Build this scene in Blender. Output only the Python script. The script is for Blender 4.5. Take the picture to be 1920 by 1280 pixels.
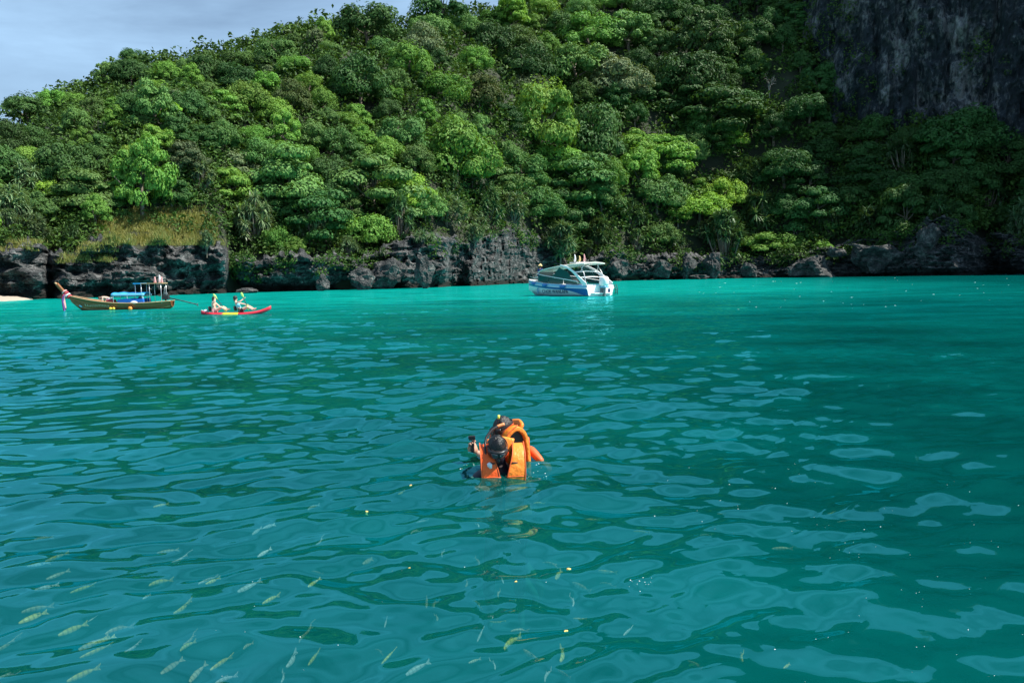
import bpy, bmesh, math, random
import numpy as np
from mathutils import Vector, Matrix, Euler

for o in list(bpy.data.objects):
    bpy.data.objects.remove(o)
SC = bpy.context.scene
COL = SC.collection
RNG = np.random.default_rng(7)
random.seed(7)

# ------------------------------------------------------------------ camera
F = 1493.0                      # focal length in pixels of a 1920 px wide frame
CAM_H = 1.75
PITCH = math.atan(122.0 / F)
ROLL = math.radians(1.0)
cam_d = bpy.data.cameras.new('camera')
cam_d.sensor_width = 36.0
cam_d.lens = 36.0 * F / 1920.0
cam_d.clip_start = 0.1
cam_d.clip_end = 3000.0
cam = bpy.data.objects.new('camera', cam_d)
COL.objects.link(cam)
ROT = Euler((math.pi / 2 - PITCH, 0, 0)).to_matrix() @ Matrix.Rotation(-ROLL, 3, 'Z')
cam.matrix_world = Matrix.Translation((0, 0, CAM_H)) @ ROT.to_4x4()
SC.camera = cam

# ------------------------------------------------------------------ sun and sky
SUN_EL, SUN_AZ = math.radians(56), math.radians(98)      # azimuth clockwise from +Y
SUN_DIR = Vector((math.sin(SUN_AZ) * math.cos(SUN_EL), math.cos(SUN_AZ) * math.cos(SUN_EL), math.sin(SUN_EL)))
sun_d = bpy.data.lights.new('sun', 'SUN')
sun_d.energy = 5.0
sun_d.angle = math.radians(0.5)
sun_d.color = (1.0, 0.95, 0.86)
sun = bpy.data.objects.new('sun', sun_d)
sun.rotation_euler = SUN_DIR.to_track_quat('Z', 'Y').to_euler()
COL.objects.link(sun)

world = bpy.data.worlds.new('World')
SC.world = world
world.use_nodes = True
wt = world.node_tree
wt.nodes.clear()
w_out = wt.nodes.new('ShaderNodeOutputWorld')
w_bg = wt.nodes.new('ShaderNodeBackground')
w_sky = wt.nodes.new('ShaderNodeTexSky')
w_sky.sky_type = 'NISHITA'
w_sky.sun_disc = False
w_sky.sun_elevation = SUN_EL
w_sky.sun_rotation = SUN_AZ
w_sky.air_density = 1.0
w_sky.dust_density = 0.4
w_sky.ozone_density = 2.2
w_bg.inputs['Strength'].default_value = 0.050
w_tc = wt.nodes.new('ShaderNodeTexCoord')
w_map = wt.nodes.new('ShaderNodeMapping')
w_map.inputs['Scale'].default_value = (1.1, 1.1, 4.2)
w_map.inputs['Rotation'].default_value = (0.1, 0.25, 0.3)
w_map.inputs['Location'].default_value = (0.35, 0.1, 0.2)
w_noise = wt.nodes.new('ShaderNodeTexNoise')
w_noise.inputs['Scale'].default_value = 2.1
w_noise.inputs['Detail'].default_value = 7
w_noise.inputs['Roughness'].default_value = 0.55
w_noise.inputs['Distortion'].default_value = 0.5
w_ramp = wt.nodes.new('ShaderNodeValToRGB')
w_ramp.color_ramp.elements[0].position = 0.27
w_ramp.color_ramp.elements[1].position = 0.74
w_ramp.color_ramp.elements[0].color = (0, 0, 0, 1)
w_ramp.color_ramp.elements[1].color = (0.82, 0.82, 0.82, 1)
w_mix = wt.nodes.new('ShaderNodeMixRGB')
w_mix.inputs[2].default_value = (6.2, 9.6, 13.4, 1)
L = wt.links.new
L(w_tc.outputs['Generated'], w_map.inputs['Vector'])
L(w_map.outputs['Vector'], w_noise.inputs['Vector'])
L(w_noise.outputs['Fac'], w_ramp.inputs['Fac'])
L(w_ramp.outputs['Color'], w_mix.inputs['Fac'])
L(w_sky.outputs['Color'], w_mix.inputs[1])
L(w_mix.outputs['Color'], w_bg.inputs['Color'])
L(w_bg.outputs['Background'], w_out.inputs['Surface'])

vs = SC.view_settings
vs.view_transform = 'Standard'
vs.look = 'None'
vs.exposure = 0.96
vs.gamma = 1.0
vs.use_curve_mapping = False
SC.cycles.max_bounces = 8
SC.cycles.diffuse_bounces = 2
SC.cycles.glossy_bounces = 3
SC.cycles.transparent_max_bounces = 10
SC.cycles.sample_clamp_indirect = 6.0

# ------------------------------------------------------------------ pixel helpers (design aid: a photo pixel -> a point of the place)
RM = np.array(ROT)


def ray(px, py):
    v = np.array([(px - 960.0) / F, -(py - 640.0) / F, -1.0])
    return RM @ v


def on_water(px, py):
    d = ray(px, py)
    t = -CAM_H / d[2]
    return Vector((d[0] * t, d[1] * t, 0))


def at_depth(px, py, y):
    d = ray(px, py)
    t = y / d[1]
    return Vector((d[0] * t, y, CAM_H + d[2] * t))


def project(P):
    P = np.asarray(P, float)
    q = (P - np.array([0, 0, CAM_H])) @ RM
    return np.stack([960 + F * q[..., 0] / -q[..., 2], 640 - F * q[..., 1] / -q[..., 2]], -1)


# ------------------------------------------------------------------ noise
def _hash(ix, iy, iz, seed):
    h = (ix.astype(np.int64) * 374761393 + iy.astype(np.int64) * 668265263 + iz.astype(np.int64) * 1274126177 + seed * 974711) & 0xFFFFFFFF
    h = ((h ^ (h >> 13)) * 1103515245) & 0xFFFFFFFF
    h = ((h ^ (h >> 16)) * 2246822519) & 0xFFFFFFFF
    return ((h ^ (h >> 15)) & 0xFFFFFF) / float(0xFFFFFF)


def vnoise(x, y, z=0.0, seed=0):
    x, y, z = np.broadcast_arrays(np.asarray(x, float), np.asarray(y, float), np.asarray(z, float))
    xi, yi, zi = np.floor(x), np.floor(y), np.floor(z)
    fx, fy, fz = x - xi, y - yi, z - zi
    fx, fy, fz = [f * f * (3 - 2 * f) for f in (fx, fy, fz)]
    r = 0
    for a in (0, 1):
        for b in (0, 1):
            for c in (0, 1):
                w = (fx if a else 1 - fx) * (fy if b else 1 - fy) * (fz if c else 1 - fz)
                r = r + w * _hash(xi + a, yi + b, zi + c, seed)
    return r * 2 - 1


def fbm(x, y, z=0.0, seed=0, octv=4, gain=0.5, lac=2.03):
    r, a, s = 0, 1.0, 1.0
    for k in range(octv):
        r = r + a * vnoise(np.asarray(x) * s + 17.3 * k, np.asarray(y) * s - 9.1 * k, np.asarray(z) * s, seed + k)
        a *= gain
        s *= lac
    return r


# ------------------------------------------------------------------ object helpers
def np_mesh(name, V, quads=None, tris=None, smooth=False):
    me = bpy.data.meshes.new(name)
    V = np.asarray(V, np.float32)
    fl, ls, lt = [], [], []
    n = 0
    if quads is not None and len(quads):
        q = np.asarray(quads, np.int32)
        fl.append(q.ravel())
        ls.append(np.arange(len(q)) * 4)
        lt.append(np.full(len(q), 4))
        n = q.size
    if tris is not None and len(tris):
        t = np.asarray(tris, np.int32)
        fl.append(t.ravel())
        ls.append(n + np.arange(len(t)) * 3)
        lt.append(np.full(len(t), 3))
    fl, ls, lt = np.concatenate(fl), np.concatenate(ls), np.concatenate(lt)
    me.vertices.add(len(V))
    me.vertices.foreach_set('co', V.ravel())
    me.loops.add(len(fl))
    me.loops.foreach_set('vertex_index', fl.astype(np.int32))
    me.polygons.add(len(ls))
    me.polygons.foreach_set('loop_start', ls.astype(np.int32))
    me.polygons.foreach_set('loop_total', lt.astype(np.int32))
    me.polygons.foreach_set('use_smooth', np.full(len(ls), smooth))
    me.update(calc_edges=True)
    me.validate()
    return me


def link(name, me, mat=None, parent=None):
    o = bpy.data.objects.new(name, me)
    COL.objects.link(o)
    if mat is not None and me is not None and not me.materials:
        me.materials.append(mat)
    if parent is not None:
        o.parent = parent
    return o


def empty(name, loc, rz=0.0, label=None, cat=None, group=None):
    o = bpy.data.objects.new(name, None)
    o.empty_display_size = 0.2
    o.location = loc
    o.rotation_euler = (0, 0, rz)
    COL.objects.link(o)
    tag(o, label, cat, group)
    return o


def tag(o, label=None, cat=None, group=None, kind=None):
    if label:
        o['label'] = label
    if cat:
        o['category'] = cat
    if group:
        o['group'] = group
    if kind:
        o['kind'] = kind
    return o


def grid_quads(nr, nc):
    i = np.arange(nr * nc).reshape(nr, nc)
    return np.stack([i[:-1, :-1], i[:-1, 1:], i[1:, 1:], i[1:, :-1]], -1).reshape(-1, 4)


# ------------------------------------------------------------------ materials
def new_mat(name):
    m = bpy.data.materials.new(name)
    m.use_nodes = True
    nt = m.node_tree
    nt.nodes.clear()
    out = nt.nodes.new('ShaderNodeOutputMaterial')
    return m, nt, out


def N(nt, typ, **kw):
    n = nt.nodes.new('ShaderNode' + typ)
    for k, v in kw.items():
        if k.startswith('_'):
            setattr(n, k[1:], v)
        else:
            n.inputs[k].default_value = v
    return n


def c4(c):
    return (c[0], c[1], c[2], 1.0)


def simple(name, col, rough=0.5, metal=0.0, var=0.12, scale=9.0, bump=0.0, bscale=40.0, spec=0.5):
    """paint, plastic, cloth: a base colour with a little wear and grain"""
    m, nt, out = new_mat(name)
    b = N(nt, 'BsdfPrincipled', Roughness=rough, Metallic=metal)
    b.inputs['Specular IOR Level'].default_value = spec
    tc = N(nt, 'TexCoord')
    no = N(nt, 'TexNoise', Scale=scale, Detail=5.0, Roughness=0.6)
    mx = N(nt, 'MixRGB')
    mx.inputs[1].default_value = c4([x * (1 - var) for x in col])
    mx.inputs[2].default_value = c4([min(1, x * (1 + var)) for x in col])
    nt.links.new(tc.outputs['Object'], no.inputs['Vector'])
    nt.links.new(no.outputs['Fac'], mx.inputs['Fac'])
    nt.links.new(mx.outputs['Color'], b.inputs['Base Color'])
    if bump:
        n2 = N(nt, 'TexNoise', Scale=bscale, Detail=4.0)
        bp = N(nt, 'Bump', Strength=bump, Distance=0.02)
        nt.links.new(tc.outputs['Object'], n2.inputs['Vector'])
        nt.links.new(n2.outputs['Fac'], bp.inputs['Height'])
        nt.links.new(bp.outputs['Normal'], b.inputs['Normal'])
    nt.links.new(b.outputs['BSDF'], out.inputs['Surface'])
    return m


def leaf_mat(name, a, b_, transl=0.16, rough=0.58, spec=0.16, clump=3.0):
    """two leaf colours mixed per leaf, shifted a little per plant, with light passing through"""
    m, nt, out = new_mat(name)
    geo = N(nt, 'NewGeometry')
    oi = N(nt, 'ObjectInfo')
    mx = N(nt, 'MixRGB')
    mx.inputs[1].default_value = c4(a)
    mx.inputs[2].default_value = c4(b_)
    tc = N(nt, 'TexCoord')
    cl = N(nt, 'TexNoise', Scale=clump, Detail=2.0)
    nt.links.new(tc.outputs['Object'], cl.inputs['Vector'])
    cr_ = N(nt, 'MapRange', **{'From Min': 0.36, 'From Max': 0.64})
    nt.links.new(cl.outputs['Fac'], cr_.inputs['Value'])
    av = N(nt, 'Math', _operation='MULTIPLY_ADD')
    av.inputs[1].default_value = 0.5
    hf = N(nt, 'Math', _operation='MULTIPLY')
    hf.inputs[1].default_value = 0.5
    nt.links.new(geo.outputs['Random Per Island'], hf.inputs[0])
    nt.links.new(cr_.outputs[0], av.inputs[0])
    nt.links.new(hf.outputs[0], av.inputs[2])
    nt.links.new(av.outputs[0], mx.inputs['Fac'])
    hs = N(nt, 'HueSaturation')
    mr = N(nt, 'MapRange', **{'To Min': 0.484, 'To Max': 0.512})
    mv = N(nt, 'MapRange', **{'To Min': 0.72, 'To Max': 1.3})
    m7 = N(nt, 'Math', _operation='MULTIPLY')
    m7.inputs[1].default_value = 7.31
    fr = N(nt, 'Math', _operation='FRACT')
    nt.links.new(oi.outputs['Random'], mr.inputs['Value'])
    nt.links.new(oi.outputs['Random'], m7.inputs[0])
    nt.links.new(m7.outputs[0], fr.inputs[0])
    nt.links.new(fr.outputs[0], mv.inputs['Value'])
    nt.links.new(mr.outputs[0], hs.inputs['Hue'])
    nt.links.new(mv.outputs[0], hs.inputs['Value'])
    nt.links.new(mx.outputs['Color'], hs.inputs['Color'])
    p = N(nt, 'BsdfPrincipled', Roughness=rough)
    p.inputs['Specular IOR Level'].default_value = spec
    nt.links.new(hs.outputs['Color'], p.inputs['Base Color'])
    tr = N(nt, 'BsdfTranslucent')
    ty = N(nt, 'MixRGB', _blend_type='MULTIPLY')
    ty.inputs['Fac'].default_value = 1.0
    ty.inputs[2].default_value = (1.5, 1.35, 0.5, 1)
    nt.links.new(hs.outputs['Color'], ty.inputs[1])
    nt.links.new(ty.outputs['Color'], tr.inputs['Color'])
    ms = N(nt, 'MixShader', Fac=transl)
    nt.links.new(p.outputs['BSDF'], ms.inputs[1])
    nt.links.new(tr.outputs['BSDF'], ms.inputs[2])
    nt.links.new(ms.outputs['Shader'], out.inputs['Surface'])
    return m


def rock_mat(name, dark, mid, light, scale=0.35, stretch=(1, 1, 1), stain=None, tide=False):
    m, nt, out = new_mat(name)
    tc = N(nt, 'TexCoord')
    mp = N(nt, 'Mapping')
    mp.inputs['Scale'].default_value = stretch
    nt.links.new(tc.outputs['Object'], mp.inputs['Vector'])
    n1 = N(nt, 'TexNoise', Scale=scale, Detail=10.0, Roughness=0.68)
    n2 = N(nt, 'TexNoise', Scale=scale * 9, Detail=6.0, Roughness=0.7)
    vo = N(nt, 'TexVoronoi', Scale=scale * 5)
    for n in (n1, n2, vo):
        nt.links.new(mp.outputs['Vector'], n.inputs['Vector'])
    ad = N(nt, 'Math', _operation='MULTIPLY_ADD')
    ad.inputs[1].default_value = 0.45
    nt.links.new(n2.outputs['Fac'], ad.inputs[0])
    m2 = N(nt, 'Math', _operation='MULTIPLY')
    m2.inputs[1].default_value = 0.55
    nt.links.new(n1.outputs['Fac'], m2.inputs[0])
    nt.links.new(m2.outputs[0], ad.inputs[2])
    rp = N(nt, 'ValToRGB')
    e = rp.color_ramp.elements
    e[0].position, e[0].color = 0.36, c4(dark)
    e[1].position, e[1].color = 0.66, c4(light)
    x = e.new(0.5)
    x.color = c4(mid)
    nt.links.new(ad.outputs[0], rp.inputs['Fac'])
    b = N(nt, 'BsdfPrincipled', Roughness=0.85)
    b.inputs['Specular IOR Level'].default_value = 0.25
    col = rp.outputs['Color']
    if stain:
        mp2 = N(nt, 'Mapping')
        mp2.inputs['Scale'].default_value = (0.35, 0.35, 0.03)
        nt.links.new(tc.outputs['Object'], mp2.inputs['Vector'])
        n3 = N(nt, 'TexNoise', Scale=1.0, Detail=6.0)
        nt.links.new(mp2.outputs['Vector'], n3.inputs['Vector'])
        r3 = N(nt, 'ValToRGB')
        r3.color_ramp.elements[0].position = 0.52
        r3.color_ramp.elements[1].position = 0.68
        nt.links.new(n3.outputs['Fac'], r3.inputs['Fac'])
        mm = N(nt, 'MixRGB')
        mm.inputs[2].default_value = c4(stain)
        nt.links.new(r3.outputs['Color'], mm.inputs['Fac'])
        nt.links.new(col, mm.inputs[1])
        col = mm.outputs['Color']
    if tide:                                             # dark wet and weedy band left by the tide
        sz = N(nt, 'SeparateXYZ')
        nt.links.new(tc.outputs['Object'], sz.inputs[0])
        wv = N(nt, 'Math', _operation='MULTIPLY_ADD')
        wv.inputs[1].default_value = -0.9
        nt.links.new(n1.outputs['Fac'], wv.inputs[0])
        nt.links.new(sz.outputs['Z'], wv.inputs[2])
        tr_ = N(nt, 'MapRange', **{'From Min': 0.25, 'From Max': 0.75, 'To Min': 1.0, 'To Max': 0.0})
        nt.links.new(wv.outputs[0], tr_.inputs['Value'])
        tm = N(nt, 'MixRGB')
        tm.inputs[2].default_value = (0.010, 0.010, 0.008, 1)
        nt.links.new(tr_.outputs[0], tm.inputs['Fac'])
        nt.links.new(col, tm.inputs[1])
        col = tm.outputs['Color']
    nt.links.new(col, b.inputs['Base Color'])
    bp = N(nt, 'Bump', Strength=0.8, Distance=0.35)
    a2 = N(nt, 'Math', _operation='ADD')
    nt.links.new(n2.outputs['Fac'], a2.inputs[0])
    nt.links.new(vo.outputs['Distance'], a2.inputs[1])
    nt.links.new(a2.outputs[0], bp.inputs['Height'])
    nt.links.new(bp.outputs['Normal'], b.inputs['Normal'])
    nt.links.new(b.outputs['BSDF'], out.inputs['Surface'])
    return m


M_ROCK = rock_mat('sea_rock', (0.008, 0.010, 0.011), (0.032, 0.036, 0.038), (0.30, 0.30, 0.295), scale=0.55, stretch=(1, 1, 1.9), tide=True)
M_BOULDER = rock_mat('boulder_rock', (0.010, 0.012, 0.013), (0.045, 0.048, 0.049), (0.24, 0.235, 0.22), scale=0.7)
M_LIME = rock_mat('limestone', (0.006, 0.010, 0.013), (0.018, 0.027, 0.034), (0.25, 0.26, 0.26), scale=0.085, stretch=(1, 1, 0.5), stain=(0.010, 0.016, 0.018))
M_SOIL = simple('forest_soil', (0.018, 0.026, 0.012), 0.95, scale=0.3, var=0.5)
M_SAND = simple('beach_sand', (0.36, 0.30, 0.24), 0.9, scale=2.0)

# ------------------------------------------------------------------ water
def wave_height(X, Y, spacing):
    rng = np.random.default_rng(11)
    H = np.zeros_like(X)
    R = np.sqrt(X * X + Y * Y)
    big = 0.75 + 0.35 * fbm(X * 0.13 + 4, Y * 0.10, seed=21, octv=2)
    calm = 1.0 - 0.30 * np.clip((X - 0.30 * Y - 0.3) / (1.0 + 0.12 * Y), 0, 1)       # smoother water toward the cliff side
    wx = X + 0.25 * fbm(X * 0.5, Y * 0.5, seed=31, octv=2)
    wy = Y + 0.25 * fbm(X * 0.5 + 9, Y * 0.5, seed=33, octv=2)
    lam = np.geomspace(0.10, 2.2, 84)
    for k, l in enumerate(lam):
        th = math.radians(100) + rng.normal() * 0.55
        kk = 2 * math.pi / l
        slope = 0.044 * (1.0 if l < 0.55 else (0.55 / l) ** 0.85) * (0.55 + 0.9 * rng.random()) * (min(1.0, l / 0.28) ** 0.6)
        amp = slope / kk
        att = np.clip((l / spacing - 2.2) / 2.0, 0, 1)
        H += amp * att * np.sin(kk * (math.cos(th) * wx + math.sin(th) * wy) + rng.random() * 6.283)
    H *= big * calm * np.clip(1.15 - R / 220.0, 0.5, 1)
    # ripples round the swimmers
    r = np.hypot(X + 0.05, Y - 7.0)
    H += 0.014 * np.sin(r * 19) * np.exp(-r / 0.6) + 0.007 * np.sin(r * 9 + 1) * np.exp(-r / 1.6)
    for px_, py_, a_ in ((1195, 1100, 0.006), (985, 1132, 0.005), (1310, 925, 0.004)):
        c_ = on_water(px_, py_)
        r = np.hypot(X - c_.x, Y - c_.y)
        H += a_ * np.sin(r * 42) * np.exp(-r / 0.16)
    return H


def build_water():
    nc, nr = 620, 1000
    t = np.linspace(-1, 1, nc)
    tx = 0.85 * t + 0.45 * t ** 3
    yy = np.geomspace(4.4, 423, nr) - 3.0
    YY, TX = np.meshgrid(yy, tx, indexing='ij')
    X = TX * (YY + 3.0)
    sp = np.maximum(np.gradient(yy)[:, None] * np.ones_like(X), np.abs(np.gradient(X, axis=1)))
    Z = wave_height(X, YY, sp)
    V = np.stack([X, YY, Z], -1).reshape(-1, 3)
    return np_mesh('water', V, grid_quads(nr, nc), smooth=True)


def water_mat():
    m, nt, out = new_mat('sea_water')
    lk = nt.links.new
    tc = N(nt, 'TexCoord')
    sp = N(nt, 'SeparateXYZ')
    lk(tc.outputs['Object'], sp.inputs[0])
    # bed patches: pale sand toward the left shore, dark reef belt, deep green
    n1 = N(nt, 'TexNoise', Scale=0.05, Detail=4.0, Roughness=0.55)
    mp1 = N(nt, 'Mapping')
    mp1.inputs['Scale'].default_value = (0.7, 1.5, 1)
    lk(tc.outputs['Object'], mp1.inputs['Vector'])
    lk(mp1.outputs['Vector'], n1.inputs['Vector'])
    # shallow = how far toward the left/far shore (metres along a slanted line)
    s1 = N(nt, 'Math', _operation='MULTIPLY_ADD')      # -0.62*x + y
    s1.inputs[1].default_value = -0.42
    lk(sp.outputs['X'], s1.inputs[0])
    lk(sp.outputs['Y'], s1.inputs[2])
    wob = N(nt, 'Math', _operation='MULTIPLY_ADD')
    wob.inputs[1].default_value = 46.0
    lk(n1.outputs['Fac'], wob.inputs[0])
    lk(s1.outputs[0], wob.inputs[2])
    mr = N(nt, 'MapRange', **{'From Min': 38.0, 'From Max': 92.0})
    lk(wob.outputs[0], mr.inputs['Value'])
    rp = N(nt, 'ValToRGB')
    e = rp.color_ramp.elements
    e[0].position, e[0].color = 0.0, (0.0002, 0.076, 0.071, 1)
    e[1].position, e[1].color = 1.0, (0.002, 0.25, 0.215, 1)
    for p_, c_ in ((0.22, (0.0002, 0.078, 0.078, 1)), (0.5, (0.001, 0.135, 0.122, 1)), (0.75, (0.001, 0.17, 0.155, 1))):
        x = e.new(p_)
        x.color = c_
    lk(mr.outputs[0], rp.inputs['Fac'])
    # deeper water toward the cliff on the right
    s2 = N(nt, 'Math', _operation='MULTIPLY_ADD')
    s2.inputs[1].default_value = -0.22
    lk(sp.outputs['Y'], s2.inputs[0])
    lk(sp.outputs['X'], s2.inputs[2])
    md = N(nt, 'MapRange', **{'From Min': -2.0, 'From Max': 46.0})
    md.interpolation_type = 'SMOOTHSTEP'
    lk(s2.outputs[0], md.inputs['Value'])
    dm = N(nt, 'MixRGB')
    dm.inputs[2].default_value = (0.0002, 0.066, 0.062, 1)
    lk(md.outputs[0], dm.inputs['Fac'])
    lk(rp.outputs['Color'], dm.inputs[1])
    # small mottling
    n3 = N(nt, 'TexNoise', Scale=0.22, Detail=6.0, Roughness=0.55)
    lk(mp1.outputs['Vector'], n3.inputs['Vector'])
    mv = N(nt, 'MapRange', **{'From Min': 0.25, 'From Max': 0.75, 'To Min': 0.55, 'To Max': 1.6})
    lk(n3.outputs['Fac'], mv.inputs['Value'])
    hs = N(nt, 'HueSaturation')
    lk(dm.outputs['Color'], hs.inputs['Color'])
    lk(mv.outputs[0], hs.inputs['Value'])
    up = N(nt, 'CombineXYZ', Z=1.0)
    df = N(nt, 'BsdfDiffuse')
    lk(hs.outputs['Color'], df.inputs['Color'])
    lk(up.outputs[0], df.inputs['Normal'])
    trn = N(nt, 'BsdfTransparent')
    trn.inputs['Color'].default_value = (0.80, 0.97, 0.95, 1)
    # clear near the boat, milky farther off
    ln = N(nt, 'MapRange', **{'From Min': 5.0, 'From Max': 28.0, 'To Min': 0.56, 'To Max': 0.97})
    lk(sp.outputs['Y'], ln.inputs['Value'])
    body = N(nt, 'MixShader')
    lk(ln.outputs[0], body.inputs['Fac'])
    lk(trn.outputs[0], body.inputs[1])
    lk(df.outputs[0], body.inputs[2])
    # ripples too small for the mesh: the facing of each facet, not a height, so that it also works near the horizon
    far = N(nt, 'MapRange', **{'From Min': 4.0, 'From Max': 40.0, 'To Min': 0.13, 'To Max': 1.0})
    lk(sp.outputs['Y'], far.inputs['Value'])
    cat = N(nt, 'TexNoise', Scale=0.06, Detail=3.0)         # wind patches
    lk(mp1.outputs['Vector'], cat.inputs['Vector'])
    cm = N(nt, 'MapRange', **{'From Min': 0.35, 'From Max': 0.65, 'To Min': 0.35, 'To Max': 1.35})
    lk(cat.outputs['Fac'], cm.inputs['Value'])
    st = N(nt, 'Math', _operation='MULTIPLY')
    lk(far.outputs[0], st.inputs[0])
    lk(cm.outputs[0], st.inputs[1])
    acc = None
    for scl, amp in ((1.1, 0.24), (3.0, 0.36), (8.0, 0.34)):
        mp2 = N(nt, 'Mapping')
        mp2.inputs['Scale'].default_value = (0.5 * scl, 1.0 * scl, 1.0)
        mp2.inputs['Rotation'].default_value = (0, 0, 0.12)
        lk(tc.outputs['Object'], mp2.inputs['Vector'])
        r1 = N(nt, 'TexNoise', Scale=1.0, Detail=2.0, Roughness=0.5)
        lk(mp2.outputs['Vector'], r1.inputs['Vector'])
        sub = N(nt, 'VectorMath', _operation='SUBTRACT')
        sub.inputs[1].default_value = (0.5, 0.5, 0.5)
        lk(r1.outputs['Color'], sub.inputs[0])
        mul = N(nt, 'VectorMath', _operation='MULTIPLY')
        mul.inputs[1].default_value = (amp * 0.7, amp, 0.0)
        lk(sub.outputs[0], mul.inputs[0])
        if acc is None:
            acc = mul
        else:
            ad = N(nt, 'VectorMath', _operation='ADD')
            lk(acc.outputs[0], ad.inputs[0])
            lk(mul.outputs[0], ad.inputs[1])
            acc = ad
    scv = N(nt, 'VectorMath', _operation='SCALE')
    lk(acc.outputs[0], scv.inputs[0])
    lk(st.outputs[0], scv.inputs['Scale'])
    geo = N(nt, 'NewGeometry')
    adn = N(nt, 'VectorMath', _operation='ADD')
    lk(geo.outputs['Normal'], adn.inputs[0])
    lk(scv.outputs[0], adn.inputs[1])
    b2 = N(nt, 'VectorMath', _operation='NORMALIZE')
    lk(adn.outputs[0], b2.inputs[0])
    fr = N(nt, 'Fresnel', IOR=1.88)
    lk(b2.outputs[0], fr.inputs['Normal'])
    gl = N(nt, 'BsdfGlossy', Roughness=0.03)
    gl.inputs['Color'].default_value = (0.22, 0.90, 1.0, 1)
    lk(b2.outputs[0], gl.inputs['Normal'])
    ms = N(nt, 'MixShader')
    lim = N(nt, 'Math', _operation='MINIMUM')            # a rough sea never mirrors more than about a third
    lim.inputs[1].default_value = 0.46
    lk(fr.outputs[0], lim.inputs[0])
    lk(lim.outputs[0], ms.inputs['Fac'])
    lk(body.outputs[0], ms.inputs[1])
    lk(gl.outputs[0], ms.inputs[2])
    lk(ms.outputs[0], out.inputs['Surface'])
    ab = N(nt, 'VolumeAbsorption', Density=0.8)           # light is lost with depth, red first
    ab.inputs['Color'].default_value = (0.05, 0.80, 0.82, 1)
    lk(ab.outputs[0], out.inputs['Volume'])
    return m


water = link('water', build_water(), water_mat())
tag(water, 'clear teal sea with sky coloured ripples', kind='structure')
bed_v = [(-900, -40, -3.2), (900, -40, -3.2), (900, 420, -3.2), (-900, 420, -3.2)]
M_BED = simple('sea_bed', (0.30, 0.42, 0.38), 0.9, scale=0.5, var=0.5)
bed = link('seabed', np_mesh('seabed', bed_v, [(0, 1, 2, 3)]), M_BED)
tag(bed, kind='structure')

# ------------------------------------------------------------------ the bay: shore line, sea cliff, slope, limestone wall
def tab(rows):
    r = np.array(rows, float)
    return lambda x: np.interp(x, r[:, 0], r[:, 1])


S_OF = tab([(-900, 66), (-500, 76), (0, 92), (250, 104), (430, 118), (600, 126), (760, 142), (850, 153), (900, 165), (960, 190), (1010, 205),
            (1150, 214), (1280, 232), (1400, 240), (1600, 230), (1800, 207), (1920, 198), (2300, 150), (2900, 110)])
TOP_Y = tab([(-600, 470), (0, 466), (60, 462), (92, 478), (104, 486), (130, 480), (200, 458), (350, 455), (425, 462), (440, 490), (520, 486), (600, 482),
             (700, 492), (750, 452), (800, 436), (850, 446), (880, 458), (960, 424), (1010, 442), (1060, 492), (1150, 478), (1280, 484),
             (1400, 486), (1500, 478), (1600, 448), (1700, 428), (1780, 404), (1820, 436), (1920, 440), (2600, 380)])
RIDGE_D = tab([(-900, 150), (0, 165), (200, 190), (430, 225), (600, 255), (760, 272), (960, 340), (1150, 380), (1280, 390), (1500, 380), (2900, 300)])
RIDGE_Y = tab([(-900, 330), (-200, 282), (0, 250), (60, 224), (100, 200), (200, 158), (270, 132), (330, 122), (450, 104), (560, 68), (650, 58), (700, 54), (770, 74),
               (800, 52), (870, 40), (950, 30), (1050, -25), (1150, -70), (1300, -150), (1500, -240), (2900, -300)])


def elev(X, y):
    d = np.array([ray(a, b) for a, b in zip(np.ravel(X), np.ravel(y))])
    return d[:, 2] / d[:, 1]


def smooth1(a, n):
    k = np.hanning(n + 2)[1:-1]
    k /= k.sum()
    p = np.pad(a, n // 2, mode='edge')
    return np.convolve(p, k, 'valid')[:len(a)]


CX = np.arange(-880, 2890, 8.0)
TXC = np.array([ray(x, 505)[0] / ray(x, 505)[1] for x in CX])
SC_S = smooth1(S_OF(CX), 9)
SC_C = np.maximum(CAM_H + elev(CX, TOP_Y(CX)) * SC_S, 1.5)
SC_C = smooth1(SC_C, 3)
SC_RD = smooth1(RIDGE_D(CX), 15)
SC_RZ = smooth1(CAM_H + elev(CX, RIDGE_Y(CX)) * SC_RD, 3)
PROT = lambda X: np.interp(X, [-420, 60, 88, 100, 120, 300, 425, 434, 442, 470, 600, 690, 735, 752, 790, 838, 850, 872, 882, 930, 965, 1000, 1030, 1100, 1400, 1480, 1560, 1700, 1790, 1822, 1850, 2420],
                           [0, 0, 3.0, 2.0, 0, -1, -1.0, 6.0, 5.5, 2.5, 3.0, 2.2, 1.0, -4.5, -6.5, -5.5, 1.5, 1.0, -5.0, -8.0, -6, -3.0, 2.0, 2.5, 2.0, -1, -3, -5, -6, -2, 9.0, 6.0])
BACK = smooth1(np.maximum(PROT(CX), 0) + 1.5 + 8.0 * np.exp(-((CX - 1862) / 60.0) ** 2), 5)
WALLF = np.clip((CX - 1450) / 120.0, 0, 1)                    # 1 where the limestone wall stands
WALLF = WALLF * WALLF * (3 - 2 * WALLF)


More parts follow.
